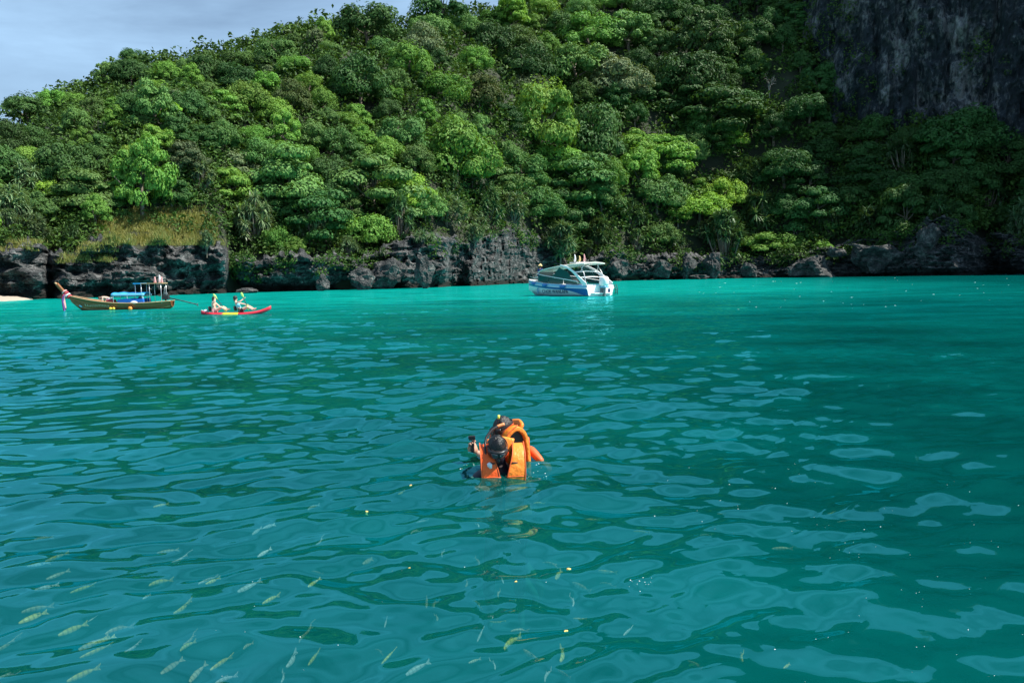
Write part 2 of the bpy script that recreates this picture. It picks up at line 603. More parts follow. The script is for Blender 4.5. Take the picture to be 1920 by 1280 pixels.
def column_profile(i):
    S, c, Dr, zr, w = SC_S[i] + BACK[i], SC_C[i], SC_RD[i], SC_RZ[i], WALLF[i]
    pts_h = [(S + 0.5, -2), (S + 3, max(c - 1.2, 0.3)), (S + 7, c + 0.8), (S + 0.30 * (Dr - S), c + 0.37 * (zr - c)), (S + 0.62 * (Dr - S), c + 0.72 * (zr - c)),
             (Dr, zr), (Dr + 50, zr + 2), (Dr + 180, zr - 40)]
    zb = CAM_H + 0.178 * (S + 40)
    pts_w = [(S + 0.5, -2), (S + 3, max(c - 1.2, 0.3)), (S + 7, c + 0.8), (S + 24, c + 0.55 * (zb - c)), (S + 50, zb + 4),
             (S + 63, 118), (S + 78, 220), (S + 190, 245)]
    a, b = np.array(pts_h), np.array(pts_w)
    return a * (1 - w) + b * w


NROW = (2, 3, 16, 20, 24, 10, 12)
prof = []
for i in range(len(CX)):
    p = column_profile(i)
    rows = []
    for k, n in enumerate(NROW):
        t = np.arange(n) / n
        rows.append(p[k] * (1 - t[:, None]) + p[k + 1] * t[:, None])
    rows.append(p[-1:])
    prof.append(np.concatenate(rows))
TP = np.array(prof)                                            # columns x rows x (depth, z)
TV = np.stack([TXC[:, None] * TP[..., 0], TP[..., 0], TP[..., 1]], -1)
land = np.clip((TP[..., 0] - SC_S[:, None] - 8) / 12.0, 0, 1)
TV[..., 2] += land * (3.0 * fbm(TV[..., 0] * 0.035, TV[..., 1] * 0.035, seed=3, octv=4) + 0.0)
terrain = link('hillside', np_mesh('hillside', TV.reshape(-1, 3), grid_quads(TV.shape[0], TV.shape[1])[:, ::-1], smooth=True), M_SOIL)
tag(terrain, kind='structure')
TPX = project(TV)                                              # where each terrain node sits in the photo


def cut_out(u, x0, w):
    return np.exp(-((u - x0) / w) ** 2)


def build_sea_cliff():
    X = np.arange(-420, 2420, 2.2)
    S = np.interp(X, CX, SC_S)
    C = np.interp(X, CX, SC_C)
    tx = np.interp(X, CX, TXC)
    C = C + 1.2 * vnoise(X * 0.03, X * 0 + 3.3, seed=5) + 0.7 * vnoise(X * 0.11, X * 0 + 1.3, seed=6)
    C = np.maximum(C, 1.2)
    P0 = np.stack([tx * S, S], -1)
    u = np.concatenate([[0], np.cumsum(np.hypot(*np.diff(P0, axis=0).T))])
    nv, nt_ = 64, 14
    rows = []
    # protruding (-) and receding (+) stretches of the shore, in metres
    prot = smooth1(PROT(X), 5)
    lean = smooth1(np.interp(X, [425, 445, 470, 700, 745, 752, 845, 852, 876, 884, 1020, 1060, 1380, 1420], [0.2, 0.0, -0.32, -0.3, 0.0, 0.28, 0.3, -0.25, -0.25, 0.32, 0.25, -0.15, -0.15, 0.2]), 7)
    for j in range(nv):
        v = j / (nv - 1)
        z = -0.9 + v * (C + 0.9)
        wob = 9 * vnoise(X * 0.02, z * 0.35 + 0 * X, seed=51) + 4 * vnoise(X * 0.08, z * 0.9 + 0 * X, seed=52)
        d = S + smooth1(PROT(X + wob), 5) + lean * z
        n = 1.9 * fbm(u * 0.16, z * 0.20, seed=41, octv=3)
        ledge_z = z * 1.15 + 0.55 * fbm(u * 0.10, z * 0.3, seed=43, octv=2)
        saw = ledge_z - np.floor(ledge_z)
        lay = vnoise(u * 0.11, np.floor(ledge_z) * 3.7 + 0 * u, seed=49)
        strata = (0.42 * (saw - 0.5) + 1.0 * lay) * (0.55 + 0.5 * fbm(u * 0.12, z * 0.2, seed=44, octv=2))
        cell = 1.25 * np.abs(fbm(u * 0.36, z * 0.75, seed=45, octv=5)) + 0.25 * vnoise(u * 2.2, z * 3.0, seed=46)
        under = 2.7 * np.exp(-((z - 0.8) / 0.95) ** 2) * (0.6 + 0.6 * vnoise(u * 0.07, u * 0, seed=47))
        notch = 5 * cut_out(X, 433, 6) + 3.5 * cut_out(X, 92, 8) * (z < 99) + 7 * cut_out(X, 1862, 34) * np.clip(1.3 - z / 9.0, 0, 1) + 3 * cut_out(X, 700, 28) * np.clip(1 - z / 4, 0, 1)
        d = d + n * 1.15 + strata * 1.25 + cell * 1.35 - 0.8 + np.clip(under, 0, 4) + notch
        rows.append(np.stack([tx * d, d, z], -1))
    last = rows[-1]
    for j in range(1, nt_ + 1):
        t = j / nt_
        d = last[:, 1] + t * (S + 11 + np.maximum(prot, 0) + 8.0 * np.exp(-((X - 1862) / 60.0) ** 2) - last[:, 1])
        z = C + 0.9 * t + 1.1 * np.abs(fbm(u * 0.7, np.full_like(u, t * 6), seed=48, octv=3)) * math.sin(math.pi * min(1, t * 1.2)) - 2.2 * t * t
        rows.append(np.stack([tx * d, d, z], -1))
    V = np.stack(rows, 0)
    return np_mesh('sea_cliff', V.reshape(-1, 3), grid_quads(V.shape[0], V.shape[1])), V


cliff_me, CLIFF_V = build_sea_cliff()
sea_cliff = link('sea_cliff', cliff_me, M_ROCK)
tag(sea_cliff, 'dark layered sea cliff undercut along the waterline', kind='structure')
CLIFF_PX = project(CLIFF_V)


def build_wall():
    X = np.arange(1500, 2620, 4.0)
    S = np.interp(X, CX, SC_S)
    tx = np.interp(X, CX, TXC)
    zb = CAM_H + 0.178 * (S + 40)
    P0 = np.stack([tx * S, S], -1)
    u = np.concatenate([[0], np.cumsum(np.hypot(*np.diff(P0, axis=0).T))])
    nv = 110
    rows = []
    edge = np.clip((1620 - X) / 110.0, 0, 1) ** 1.5 * 16                         # the wall turns back into the slope
    for j in range(nv):
        v = j / (nv - 1)
        z = zb - 15 + v * (131 - zb)
        n = 5.5 * fbm(u * 0.07, z * 0.016, seed=61, octv=3) + 3.2 * np.abs(fbm(u * 0.22, z * 0.05, seed=62, octv=3)) + 1.8 * np.abs(fbm(u * 0.5, z * 0.22, seed=63, octv=5)) + 1.6 * np.clip(vnoise(u * 0.09, z * 0.13, seed=64), 0, 1)
        crack = 3.5 * np.exp(-((X - 1850 - 10 * np.sin(z * 0.09)) / 7.0) ** 2) + 2.5 * np.exp(-((X - 1632 - 6 * np.sin(z * 0.11)) / 6.0) ** 2) + 2.2 * np.exp(-((X - 1760 + 9 * np.sin(z * 0.07)) / 6.0) ** 2)
        d = np.minimum(S + 37.5 + (z - zb) * 0.10 + n + crack, S + 47 + np.maximum(z - zb, 0) * 0.13) + edge
        rows.append(np.stack([tx * d, d, z], -1))
    V = np.stack(rows, 0)
    return np_mesh('limestone_cliff', V.reshape(-1, 3), grid_quads(V.shape[0], V.shape[1]), smooth=False), V


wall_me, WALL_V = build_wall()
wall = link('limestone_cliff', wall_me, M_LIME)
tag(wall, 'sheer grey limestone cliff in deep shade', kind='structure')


def terrain_at(px, py):
    """the point of the slope seen at a photo pixel (first hit of the column)"""
    i = int(np.clip(round((px - CX[0]) / 8.0), 0, len(CX) - 1))
    ys = TPX[i, :, 1]
    hi = int(np.argmin(ys[:70])) if len(ys) > 70 else len(ys) - 1
    lim = np.minimum.accumulate(ys[:66])
    k = np.interp(-py, -lim, np.arange(len(lim)))
    k0 = int(np.clip(math.floor(k), 0, len(lim) - 2))
    f = k - k0
    p = TV[i, k0] * (1 - f) + TV[i, k0 + 1] * f
    return Vector(p)

# ------------------------------------------------------------------ plants
LEAF = {
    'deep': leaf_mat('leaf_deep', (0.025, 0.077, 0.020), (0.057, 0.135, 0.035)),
    'mid': leaf_mat('leaf_mid', (0.061, 0.150, 0.039), (0.121, 0.237, 0.060)),
    'bright': leaf_mat('leaf_bright', (0.089, 0.224, 0.035), (0.165, 0.314, 0.058), transl=0.22),
    'yellow': leaf_mat('leaf_yellow', (0.159, 0.325, 0.038), (0.259, 0.430, 0.067), transl=0.24),
    'olive': leaf_mat('leaf_olive', (0.050, 0.088, 0.024), (0.100, 0.138, 0.040)),
    'silver': leaf_mat('leaf_silver', (0.081, 0.129, 0.056), (0.142, 0.197, 0.092)),
    'strap': leaf_mat('leaf_strap', (0.079, 0.144, 0.070), (0.176, 0.264, 0.124), rough=0.4),
    'strap_dark': leaf_mat('leaf_strap_dark', (0.034, 0.084, 0.035), (0.081, 0.151, 0.054), rough=0.4),
    'grass': leaf_mat('grass_blade', (0.110, 0.150, 0.035), (0.270, 0.245, 0.085), transl=0.3),
    'creeper': leaf_mat('leaf_creeper', (0.061, 0.202, 0.031), (0.124, 0.316, 0.049)),
}
M_BARK = simple('bark', (0.17, 0.14, 0.11), 0.9, scale=6, var=0.35)
M_PALE_BARK = simple('pale_bark', (0.33, 0.30, 0.27), 0.9, scale=6, var=0.25)


def unit(v):
    return v / np.maximum(np.linalg.norm(v, axis=-1, keepdims=True), 1e-9)


def leaf_cards(P, Nn, size, aspect, rng, droop=0.25):
    """pointed leaf faces, folded a little along the middle: 4 corners each"""
    n = len(P)
    r = rng.normal(size=(n, 3))
    t = unit(np.cross(Nn, r))
    b = np.cross(Nn, t)
    size = np.asarray(size).reshape(-1, 1) * np.ones((n, 1))
    tip = P + t * size - Nn * size * droop
    base = P - t * size * 0.8
    s1 = P + b * size * aspect + Nn * size * 0.12
    s2 = P - b * size * aspect + Nn * size * 0.12
    V = np.stack([base, s1, tip, s2], 1).reshape(-1, 3)
    return V


def cards_mesh(name, V):
    return np_mesh(name, V, np.arange(len(V)).reshape(-1, 4))


def lobe_leaves(c, rad, n, rng, up=0.25, bottom=-0.35):
    """leaf places on and just inside the skin of one leafy lobe"""
    d = unit(rng.normal(size=(int(n * 1.6), 3)))
    d = d[d[:, 2] > bottom][:n]
    k = 1 - 0.35 * rng.random((len(d), 1)) ** 2
    k *= 1 + 0.30 * vnoise(d[:, :1] * 3.2 + c[0] * 9, d[:, 1:2] * 3.2 + c[1] * 9, d[:, 2:] * 3.2, seed=4)
    P = np.array(c) + d * k * np.array(rad)
    nn = unit(d / np.array(rad) + np.array([0, 0, up]) + 0.55 * rng.normal(size=d.shape))
    return P, nn


def crown_round(seed, leaf=0.046, lobes=24, n=390, spread=1.0, tall=1.0, small=False):
    rng = np.random.default_rng(seed)
    PP, NN = [], []
    for k in range(lobes):
        if k == 0:
            c, r = np.array([0, 0, 0.95 * tall]), 0.58
        else:
            a = k * 2.399 + rng.normal() * 0.4
            h = rng.random()
            rr = 0.66 * math.sqrt(1 - (h * 0.9) ** 2) * (0.8 + 0.35 * rng.random())
            c = np.array([math.cos(a) * rr * spread, math.sin(a) * rr * spread, 0.72 + (0.75 * h - 0.12) * tall])
            r = 0.17 + 0.24 * rng.random()
        p, nn = lobe_leaves(c, (r, r, r * (0.72 + 0.2 * rng.random())), int(n * (1.8 if k == 0 else 1)), rng)
        PP.append(p)
        NN.append(nn)
    P, Nn = np.concatenate(PP), np.concatenate(NN)
    sz = leaf * (0.7 + 0.6 * rng.random(len(P)))
    return cards_mesh('crown', leaf_cards(P, Nn, sz, 0.5, rng))


def crown_layered(seed, leaf=0.052, plates=26, n=420):
    """flat tiers of big leaves with dark gaps between, like a sea almond"""
    rng = np.random.default_rng(seed)
    PP, NN = [], []
    for k in range(plates):
        h = (k + 0.5) / plates
        a = k * 2.399 + rng.normal() * 0.3
        rr = (0.82 * math.sqrt(max(0.02, 1 - h * h)) * (0.6 + 0.5 * rng.random())) if k < plates - 2 else 0.15
        c = np.array([math.cos(a) * rr, math.sin(a) * rr, 0.35 + 1.2 * h + 0.10 * rng.normal()])
        r = (0.22 + 0.30 * rng.random()) * (1.05 - 0.25 * h)
        p, nn = lobe_leaves(c, (r * 1.15, r * (0.8 + 0.5 * rng.random()), r * 0.55), n, rng, up=0.6, bottom=-0.3)
        PP.append(p)
        NN.append(nn)
    P, Nn = np.concatenate(PP), np.concatenate(NN)
    sz = leaf * (0.7 + 0.6 * rng.random(len(P)))
    return cards_mesh('crown', leaf_cards(P, Nn, sz, 0.52, rng, droop=0.1))


def crown_fluffy(seed, leaf=0.045, sprays=54, n=170, tall=1.25):
    """loose, upright, many small bright bunches"""
    rng = np.random.default_rng(seed)
    PP, NN = [], []
    for k in range(sprays):
        d = unit(rng.normal(size=3))
        d[2] = abs(d[2]) * 1.0 - 0.25
        rr = 0.82 * (0.55 + 0.45 * rng.random())
        c = np.array([d[0] * rr * 0.85, d[1] * rr * 0.85, 0.85 + d[2] * rr * tall])
        r = 0.13 + 0.12 * rng.random()
        p, nn = lobe_leaves(c, (r, r, r * 0.75), n, rng, up=0.5)
        PP.append(p)
        NN.append(nn)
    P, Nn = np.concatenate(PP), np.concatenate(NN)
    sz = leaf * (0.7 + 0.6 * rng.random(len(P)))
    return cards_mesh('crown', leaf_cards(P, Nn, sz, 0.5, rng))


def strap_tufts(seed, heads, nleaf=34, length=0.34, width=0.018, spread=0.75, hmin=0.35, hmax=1.5):
    """rosettes of long arching strap leaves; returns mesh and the head positions"""
    rng = np.random.default_rng(seed)
    V, Q, H = [], [], []
    for k in range(heads):
        a = k * 2.399 + rng.normal() * 0.3
        h = rng.random() ** 0.8
        rr = spread * math.sqrt(max(0.05, 1 - h * h * 0.9)) * (0.35 + 0.65 * rng.random())
        c = np.array([math.cos(a) * rr, math.sin(a) * rr, hmin + (hmax - hmin) * h])
        H.append(c)
        d = unit(rng.normal(size=(nleaf, 3)) + np.array([0, 0, 0.55]))
        Ln = length * (0.75 + 0.5 * rng.random((nleaf, 1)))
        side = unit(np.cross(d, np.array([0, 0, 1.0]) + 0.1 * rng.normal(size=(nleaf, 3)))) * width * (0.8 + 0.5 * rng.random((nleaf, 1)))
        p1 = c + d * Ln * 0.5 + np.array([0, 0, 0.03])
        hd = d.copy()
        hd[:, 2] -= 0.35 + 0.55 * rng.random(nleaf)
        p2 = p1 + unit(hd) * Ln * 0.55
        p0 = c + d * 0.02
        vv = np.stack([p0 - side * 0.7, p0 + side * 0.7, p1 - side, p1 + side, p2 - side * 0.2, p2 + side * 0.2], 1)
        base = sum(len(x) for x in V)
        V.append(vv.reshape(-1, 3))
        i = base + np.arange(nleaf)[:, None] * 6
        Q.append(np.concatenate([i + np.array([[0, 1, 3, 2]]), i + np.array([[2, 3, 5, 4]])], 0))
    return np_mesh('crown', np.concatenate(V), np.concatenate(Q)), H


def tube_arrays(paths, sides=5):
    V, Q = [], []
    base = 0
    for pts, rads in paths:
        pts = np.asarray(pts, float)
        n = len(pts)
        tan = np.gradient(pts, axis=0)
        tan = unit(tan)
        ref = np.array([0.31, 0.95, 0.05]) if abs(tan[0][1]) < 0.8 else np.array([1.0, 0, 0.1])
        s = unit(np.cross(tan, ref))
        b = np.cross(tan, s)
        an = np.arange(sides) * 2 * math.pi / sides
        ring = pts[:, None, :] + np.asarray(rads, float)[:, None, None] * (np.cos(an)[None, :, None] * s[:, None, :] + np.sin(an)[None, :, None] * b[:, None, :])
        V.append(ring.reshape(-1, 3))
        i = base + np.arange(n * sides).reshape(n, sides)
        j = np.roll(i, -1, 1)
        Q.append(np.stack([i[:-1], j[:-1], j[1:], i[1:]], -1).reshape(-1, 4))
        base += n * sides
    return np.concatenate(V), np.concatenate(Q)


def trunk_mesh(seed, top=1.0, limbs=5, r=0.05, reach=0.55, low=-0.9):
    rng = np.random.default_rng(seed)
    lean = rng.normal(size=2) * 0.10
    paths = []
    main = [(0, 0, low), (lean[0] * 0.3, lean[1] * 0.3, top * 0.35), (lean[0], lean[1], top * 0.7), (lean[0] * 1.2, lean[1] * 1.2, top)]
    paths.append((main, [r * 1.3, r, r * 0.7, r * 0.35]))
    for k in range(limbs):
        a = k * 2.399 + rng.normal() * 0.4
        h = top * (0.35 + 0.45 * k / limbs)
        rr = reach * (0.7 + 0.5 * rng.random())
        q = np.array([lean[0] * h / top, lean[1] * h / top, h])
        e = q + np.array([math.cos(a) * rr, math.sin(a) * rr, 0.30 + 0.25 * rng.random()])
        paths.append(([q, q * 0.55 + e * 0.45 + np.array([0, 0, -0.04]), e], [r * 0.55, r * 0.38, r * 0.14]))
    V, Q = tube_arrays(paths)
    return np_mesh('trunk', V, Q, smooth=True)


def bare_mesh(seed, depth=5, r=0.045, sprawl=0.6):
    rng = np.random.default_rng(seed)
    paths = []

    def grow(p, d, ln, rad, k):
        q = p + d * ln * 0.5 + rng.normal(size=3) * 0.03
        e = p + d * ln
        paths.append(([p, q, e], [rad, rad * 0.8, rad * 0.62]))
        if k == 0:
            return
        for _ in range(2 if k < depth else 3):
            nd = unit(d + rng.normal(size=3) * sprawl + np.array([0, 0, 0.12]))
            grow(e, nd, ln * (0.62 + 0.2 * rng.random()), rad * 0.6, k - 1)
    grow(np.array([0, 0, -0.3]), np.array([0, 0, 1.0]), 0.6, r, depth)
    V, Q = tube_arrays(paths, 4)
    return np_mesh('branches', V, Q)


CROWN = {
    'round': [crown_round(101), crown_round(102, lobes=27), crown_round(103, lobes=20, tall=1.25), crown_round(104, lobes=24, spread=1.15, tall=0.85)],
    'fine': [crown_round(121, leaf=0.046, lobes=24, n=300), crown_round(122, leaf=0.044, lobes=28, n=280, tall=1.1), crown_round(123, leaf=0.048, lobes=20, n=340, spread=1.1, tall=0.9)],
    'layered': [crown_layered(141), crown_layered(142, plates=26), crown_layered(143, plates=20, n=440)],
    'fluffy': [crown_fluffy(161), crown_fluffy(162, sprays=50, tall=1.5), crown_fluffy(163, sprays=36, tall=1.05)],
}
TRUNK = {k: [trunk_mesh(200 + 10 * i + j) for j in range(2)] for i, k in enumerate(CROWN)}
PAND = [strap_tufts(181, 28, nleaf=54, width=0.024, hmin=0.1), strap_tufts(182, 34, nleaf=50, length=0.30, width=0.022, hmin=0.05), strap_tufts(183, 20, nleaf=60, length=0.42, width=0.028, hmin=0.1), strap_tufts(184, 40, nleaf=46, length=0.27, width=0.020, hmin=0.05, hmax=1.6)]
PAND_TRUNK = []
for _me, _h in PAND:
    _p = [([(0, 0, -0.8), (0.03, 0, 0.1), (0, 0, 0.5)], [0.06, 0.05, 0.035])]
    for _c in _h:
        _p.append(([(_c[0] * 0.15, _c[1] * 0.15, 0.05), (_c[0] * 0.7, _c[1] * 0.7, _c[2] * 0.55), tuple(_c)], [0.03, 0.022, 0.016]))
    _v, _q = tube_arrays(_p, 4)
    PAND_TRUNK.append(np_mesh('trunk', _v, _q, smooth=True))
SPIKE = [strap_tufts(191, 3, nleaf=60, length=0.75, width=0.028, spread=0.25, hmin=0.05, hmax=0.3)[0]]
BARE = [bare_mesh(s) for s in (301, 302, 303)]
for group in list(CROWN.values()) + [[p[0] for p in PAND], SPIKE]:
    for me in group:
        me.materials.append(LEAF['mid'])
for group in list(TRUNK.values()) + [PAND_TRUNK, BARE]:
    for me in group:
        me.materials.append(M_BARK)

KIND_WORDS = {'round': 'round-crowned tree', 'fine': 'small-leaved tree', 'layered': 'flat-tiered tree', 'fluffy': 'bushy tree',
              'pandanus': 'spiky screw pine', 'bare': 'bare twiggy dead tree', 'spike': 'spiky strap-leaved plant'}
KIND_NAME = {'round': 'leafy_tree', 'fine': 'dense_tree', 'layered': 'almond_tree', 'fluffy': 'bushy_tree', 'pandanus': 'screw_pine', 'bare': 'bare_tree', 'spike': 'strap_plant'}
TONE_WORDS = {'deep': 'deep green', 'mid': 'mid green', 'bright': 'bright green', 'yellow': 'yellow-green', 'olive': 'olive brown', 'silver': 'grey-green',
              'strap': 'grey-green', 'strap_dark': 'dark green', 'bark': 'brown', 'pale': 'pale'}
PLANTS = []                                                    # (object, kind, tone, photo x, photo y of the crown, radius in px)


def own_slot(o, mat):
    o.material_slots[0].link = 'OBJECT'
    o.material_slots[0].material = mat


def plant(kind, tone, base, r, px, py, rpx, squash=1.0, var=None):
    root = bpy.data.objects.new(KIND_NAME[kind], None)
    root.empty_display_size = 0.3
    COL.objects.link(root)
    root.location = base
    root.rotation_euler = (random.uniform(-0.06, 0.06), random.uniform(-0.06, 0.06), random.uniform(0, 6.283))
    root.scale = (r * random.uniform(0.82, 1.16), r * random.uniform(0.82, 1.16), r * squash)
    k = random.randrange(99) if var is None else var
    if kind in CROWN:
        crown, trunk = CROWN[kind][k % len(CROWN[kind])], TRUNK[kind][k % 2]
    elif kind == 'pandanus':
        crown, trunk = PAND[k % len(PAND)][0], PAND_TRUNK[k % len(PAND)]
    elif kind == 'spike':
        crown, trunk = SPIKE[0], None
    else:
        crown, trunk = None, BARE[k % len(BARE)]
    if crown is not None:
        c = bpy.data.objects.new('crown', crown)
        COL.objects.link(c)
        c.parent = root
        if kind in CROWN:
            c.location.z = -0.42
            c.scale.z = 1.18
        own_slot(c, LEAF[tone])
    if trunk is not None:
        t = bpy.data.objects.new('trunk' if kind != 'bare' else 'branches', trunk)
        COL.objects.link(t)
        t.parent = root
        if kind == 'bare' and tone == 'pale':
            own_slot(t, M_PALE_BARK)
    PLANTS.append((root, kind, tone, px, py, rpx))
    return root


def cliff_at(px, py):
    """the front-most spot of the sea cliff seen at a photo pixel"""
    dd = np.hypot(CLIFF_PX[..., 0] - px, CLIFF_PX[..., 1] - py)
    dd[:50] = 999
    m = dd < 9
    if not m.any():
        return None
    c = CLIFF_V[m]
    return Vector(c[np.argmin(c[:, 1])])


def plant_at(kind, tone, px, py, rpx, squash=1.0, var=None, drop=None):
    """px, py: middle of the crown in the photo; rpx its half width there"""
    h = {'pandanus': 0.9, 'spike': 0.2, 'bare': 0.9}.get(kind, 1.0) * squash if drop is None else drop
    g = terrain_at(px, min(py + h * rpx, 528))
    if kind in ('pandanus', 'spike') and px < 1060 and py + h * rpx > np.interp(px, CX, TOP_Y(CX)) - 45:
        g = cliff_at(px, py + 0.55 * h * rpx) or g
    d = g.y
    r = rpx * d / F * (1.28 if kind in CROWN else 1.1)
    return plant(kind, tone, g, r, px, py, rpx, squash, var)


# landmark plants, read off the photo
MARKS = [
    # kind, tone, x, y, half width, squash
    ('fluffy', 'bright', 268, 335, 66, 1.15), ('fluffy', 'yellow', 262, 300, 34, 1.0), ('fluffy', 'bright', 185, 395, 32, 1.1), ('layered', 'bright', 440, 352, 46, 0.9),
    ('layered', 'mid', 545, 330, 62, 0.9), ('layered', 'mid', 700, 345, 70, 0.85), ('layered', 'deep', 600, 398, 56, 0.9), ('round', 'bright', 690, 430, 42, 1.0),
    ('round', 'bright', 868, 285, 64, 1.0), ('round', 'bright', 1015, 225, 62, 1.2), ('fluffy', 'yellow', 1022, 200, 36, 1.1), ('round', 'bright', 1040, 300, 44, 0.9),
    ('round', 'mid', 985, 322, 44, 0.8), ('layered', 'mid', 1085, 330, 58, 0.85), ('layered', 'deep', 1060, 395, 50, 0.9), ('round', 'mid', 1005, 380, 42, 0.9),
    ('layered', 'bright', 1240, 285, 40, 0.9), ('round', 'bright', 1196, 315, 40, 1.0), ('round', 'mid', 1290, 280, 34, 1.0), ('round', 'mid', 1235, 360, 44, 0.9),
    ('round', 'yellow', 1358, 362, 36, 1.0), ('fluffy', 'yellow', 1272, 400, 30, 0.9), ('layered', 'bright', 1312, 352, 18, 1.0), ('fine', 'deep', 1130, 250, 60, 1.1),
    ('fine', 'olive', 905, 170, 44, 0.9), ('fine', 'deep', 700, 46, 56, 0.85), ('layered', 'deep', 842, 18, 46, 1.0), ('round', 'deep', 268, 98, 20, 1.0),
    ('fine', 'deep', 690, 150, 52, 1.0), ('fine', 'deep', 400, 130, 32, 1.2), ('round', 'bright', 570, 125, 26, 0.9), ('round', 'deep', 455, 150, 42, 0.9),
    ('round', 'bright', 480, 190, 40, 1.0), ('fine', 'olive', 560, 185, 36, 1.0), ('fluffy', 'silver', 360, 300, 48, 0.8), ('fine', 'silver', 450, 315, 48, 0.7),
    ('fluffy', 'bright', 545, 245, 34, 1.2), ('round', 'bright', 840, 165, 42, 0.8), ('fine', 'deep', 30, 270, 36, 1.3), ('round', 'deep', 130, 310, 54, 0.9),
    ('layered', 'mid', 165, 360, 48, 0.8), ('fine', 'deep', 25, 225, 30, 0.9), ('round', 'mid', 75, 185, 42, 0.8), ('fluffy', 'mid', 300, 205, 42, 1.2),
    ('fine', 'mid', 760, 250, 44, 1.0), ('fluffy', 'mid', 1180, 60, 50, 0.8), ('round', 'bright', 1110, 60, 46, 0.9), ('fine', 'mid', 1090, 120, 60, 0.8),
    ('round', 'silver', 1160, 150, 50, 0.9), ('fine', 'deep', 990, 130, 46, 1.0), ('fluffy', 'yellow', 965, 25, 40, 1.0), ('fine', 'deep', 930, 75, 42, 1.0),
    ('fluffy', 'deep', 1330, 80, 60, 1.0), ('round', 'deep', 1290, 140, 60, 0.9), ('layered', 'deep', 1330, 205, 62, 0.8), ('round', 'deep', 1470, 310, 52, 0.8),  # deep tones past the shadow edge: shade put into the leaf colour
    ('round', 'deep', 1540, 285, 36, 0.8), ('fine', 'deep', 1640, 240, 34, 0.9), ('round', 'deep', 1880, 300, 56, 0.8), ('round', 'deep', 1720, 345, 36, 0.8),
    ('round', 'bright', 1450, 452, 46, 0.5), ('fluffy', 'bright', 1545, 465, 30, 0.45), ('round', 'deep', 1600, 370, 34, 0.8), ('fine', 'deep', 1790, 250, 60, 0.9),
    # screw pines along the shore rock
    ('pandanus', 'strap', 480, 408, 50, 1.0), ('pandanus', 'strap', 505, 380, 30, 0.9), ('pandanus', 'strap', 590, 425, 44, 0.9), ('pandanus', 'strap_dark', 915, 385, 46, 1.1),
    ('pandanus', 'strap', 840, 395, 40, 0.8), ('pandanus', 'strap', 900, 420, 28, 0.9), ('pandanus', 'strap_dark', 930, 320, 30, 1.0), ('pandanus', 'strap_dark', 850, 350, 28, 1.0),
    ('pandanus', 'strap', 895, 448, 24, 0.8), ('pandanus', 'strap', 955, 400, 30, 1.0), ('layered', 'mid', 940, 350, 40, 0.9), ('round', 'mid', 800, 385, 36, 0.9), ('pandanus', 'strap', 30, 385, 38, 1.0), ('pandanus', 'strap', 62, 425, 32, 0.9), ('pandanus', 'strap', 25, 420, 28, 0.9),
    ('pandanus', 'strap', 95, 445, 24, 0.8), ('pandanus', 'strap', 60, 335, 40, 0.9), ('pandanus', 'strap', 380, 335, 34, 0.9), ('pandanus', 'strap', 395, 455, 20, 0.9),
    ('pandanus', 'strap_dark', 135, 440, 24, 1.0), ('pandanus', 'strap', 1318, 432, 24, 0.8), ('pandanus', 'strap_dark', 1180, 400, 34, 0.9), ('pandanus', 'strap_dark', 1265, 452, 24, 0.8),
    ('pandanus', 'strap_dark', 1420, 400, 40, 1.0), ('pandanus', 'strap_dark', 1640, 420, 44, 0.8), ('pandanus', 'strap_dark', 1760, 400, 46, 0.7), ('pandanus', 'strap_dark', 1850, 370, 44, 0.8),
    ('pandanus', 'strap_dark', 1560, 420, 34, 0.8), ('pandanus', 'strap_dark', 1120, 440, 32, 0.9), ('pandanus', 'strap_dark', 1190, 455, 26, 0.9), ('pandanus', 'strap', 650, 460, 22, 0.8),
    ('pandanus', 'strap_dark', 1690, 300, 44, 0.9), ('pandanus', 'strap_dark', 1400, 330, 40, 1.0), ('pandanus', 'strap_dark', 1100, 470, 22, 0.8),
    ('spike', 'strap', 792, 436, 16, 1.0), ('spike', 'strap', 775, 442, 13, 1.0), ('spike', 'strap', 815, 440, 12, 1.0), ('spike', 'strap', 715, 468, 12, 0.9), ('spike', 'strap', 428, 452, 16, 1.0),
    # bare twiggy shrubs
    ('bare', 'bark', 972, 375, 30, 1.0), ('bare', 'bark', 958, 350, 22, 1.2), ('bare', 'pale', 1492, 428, 18, 0.8), ('bare', 'pale', 1440, 160, 22, 1.3), ('bare', 'bark', 1100, 395, 18, 1.0),
]
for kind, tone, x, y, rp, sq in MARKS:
    plant_at(kind, tone, x, y, rp, sq)

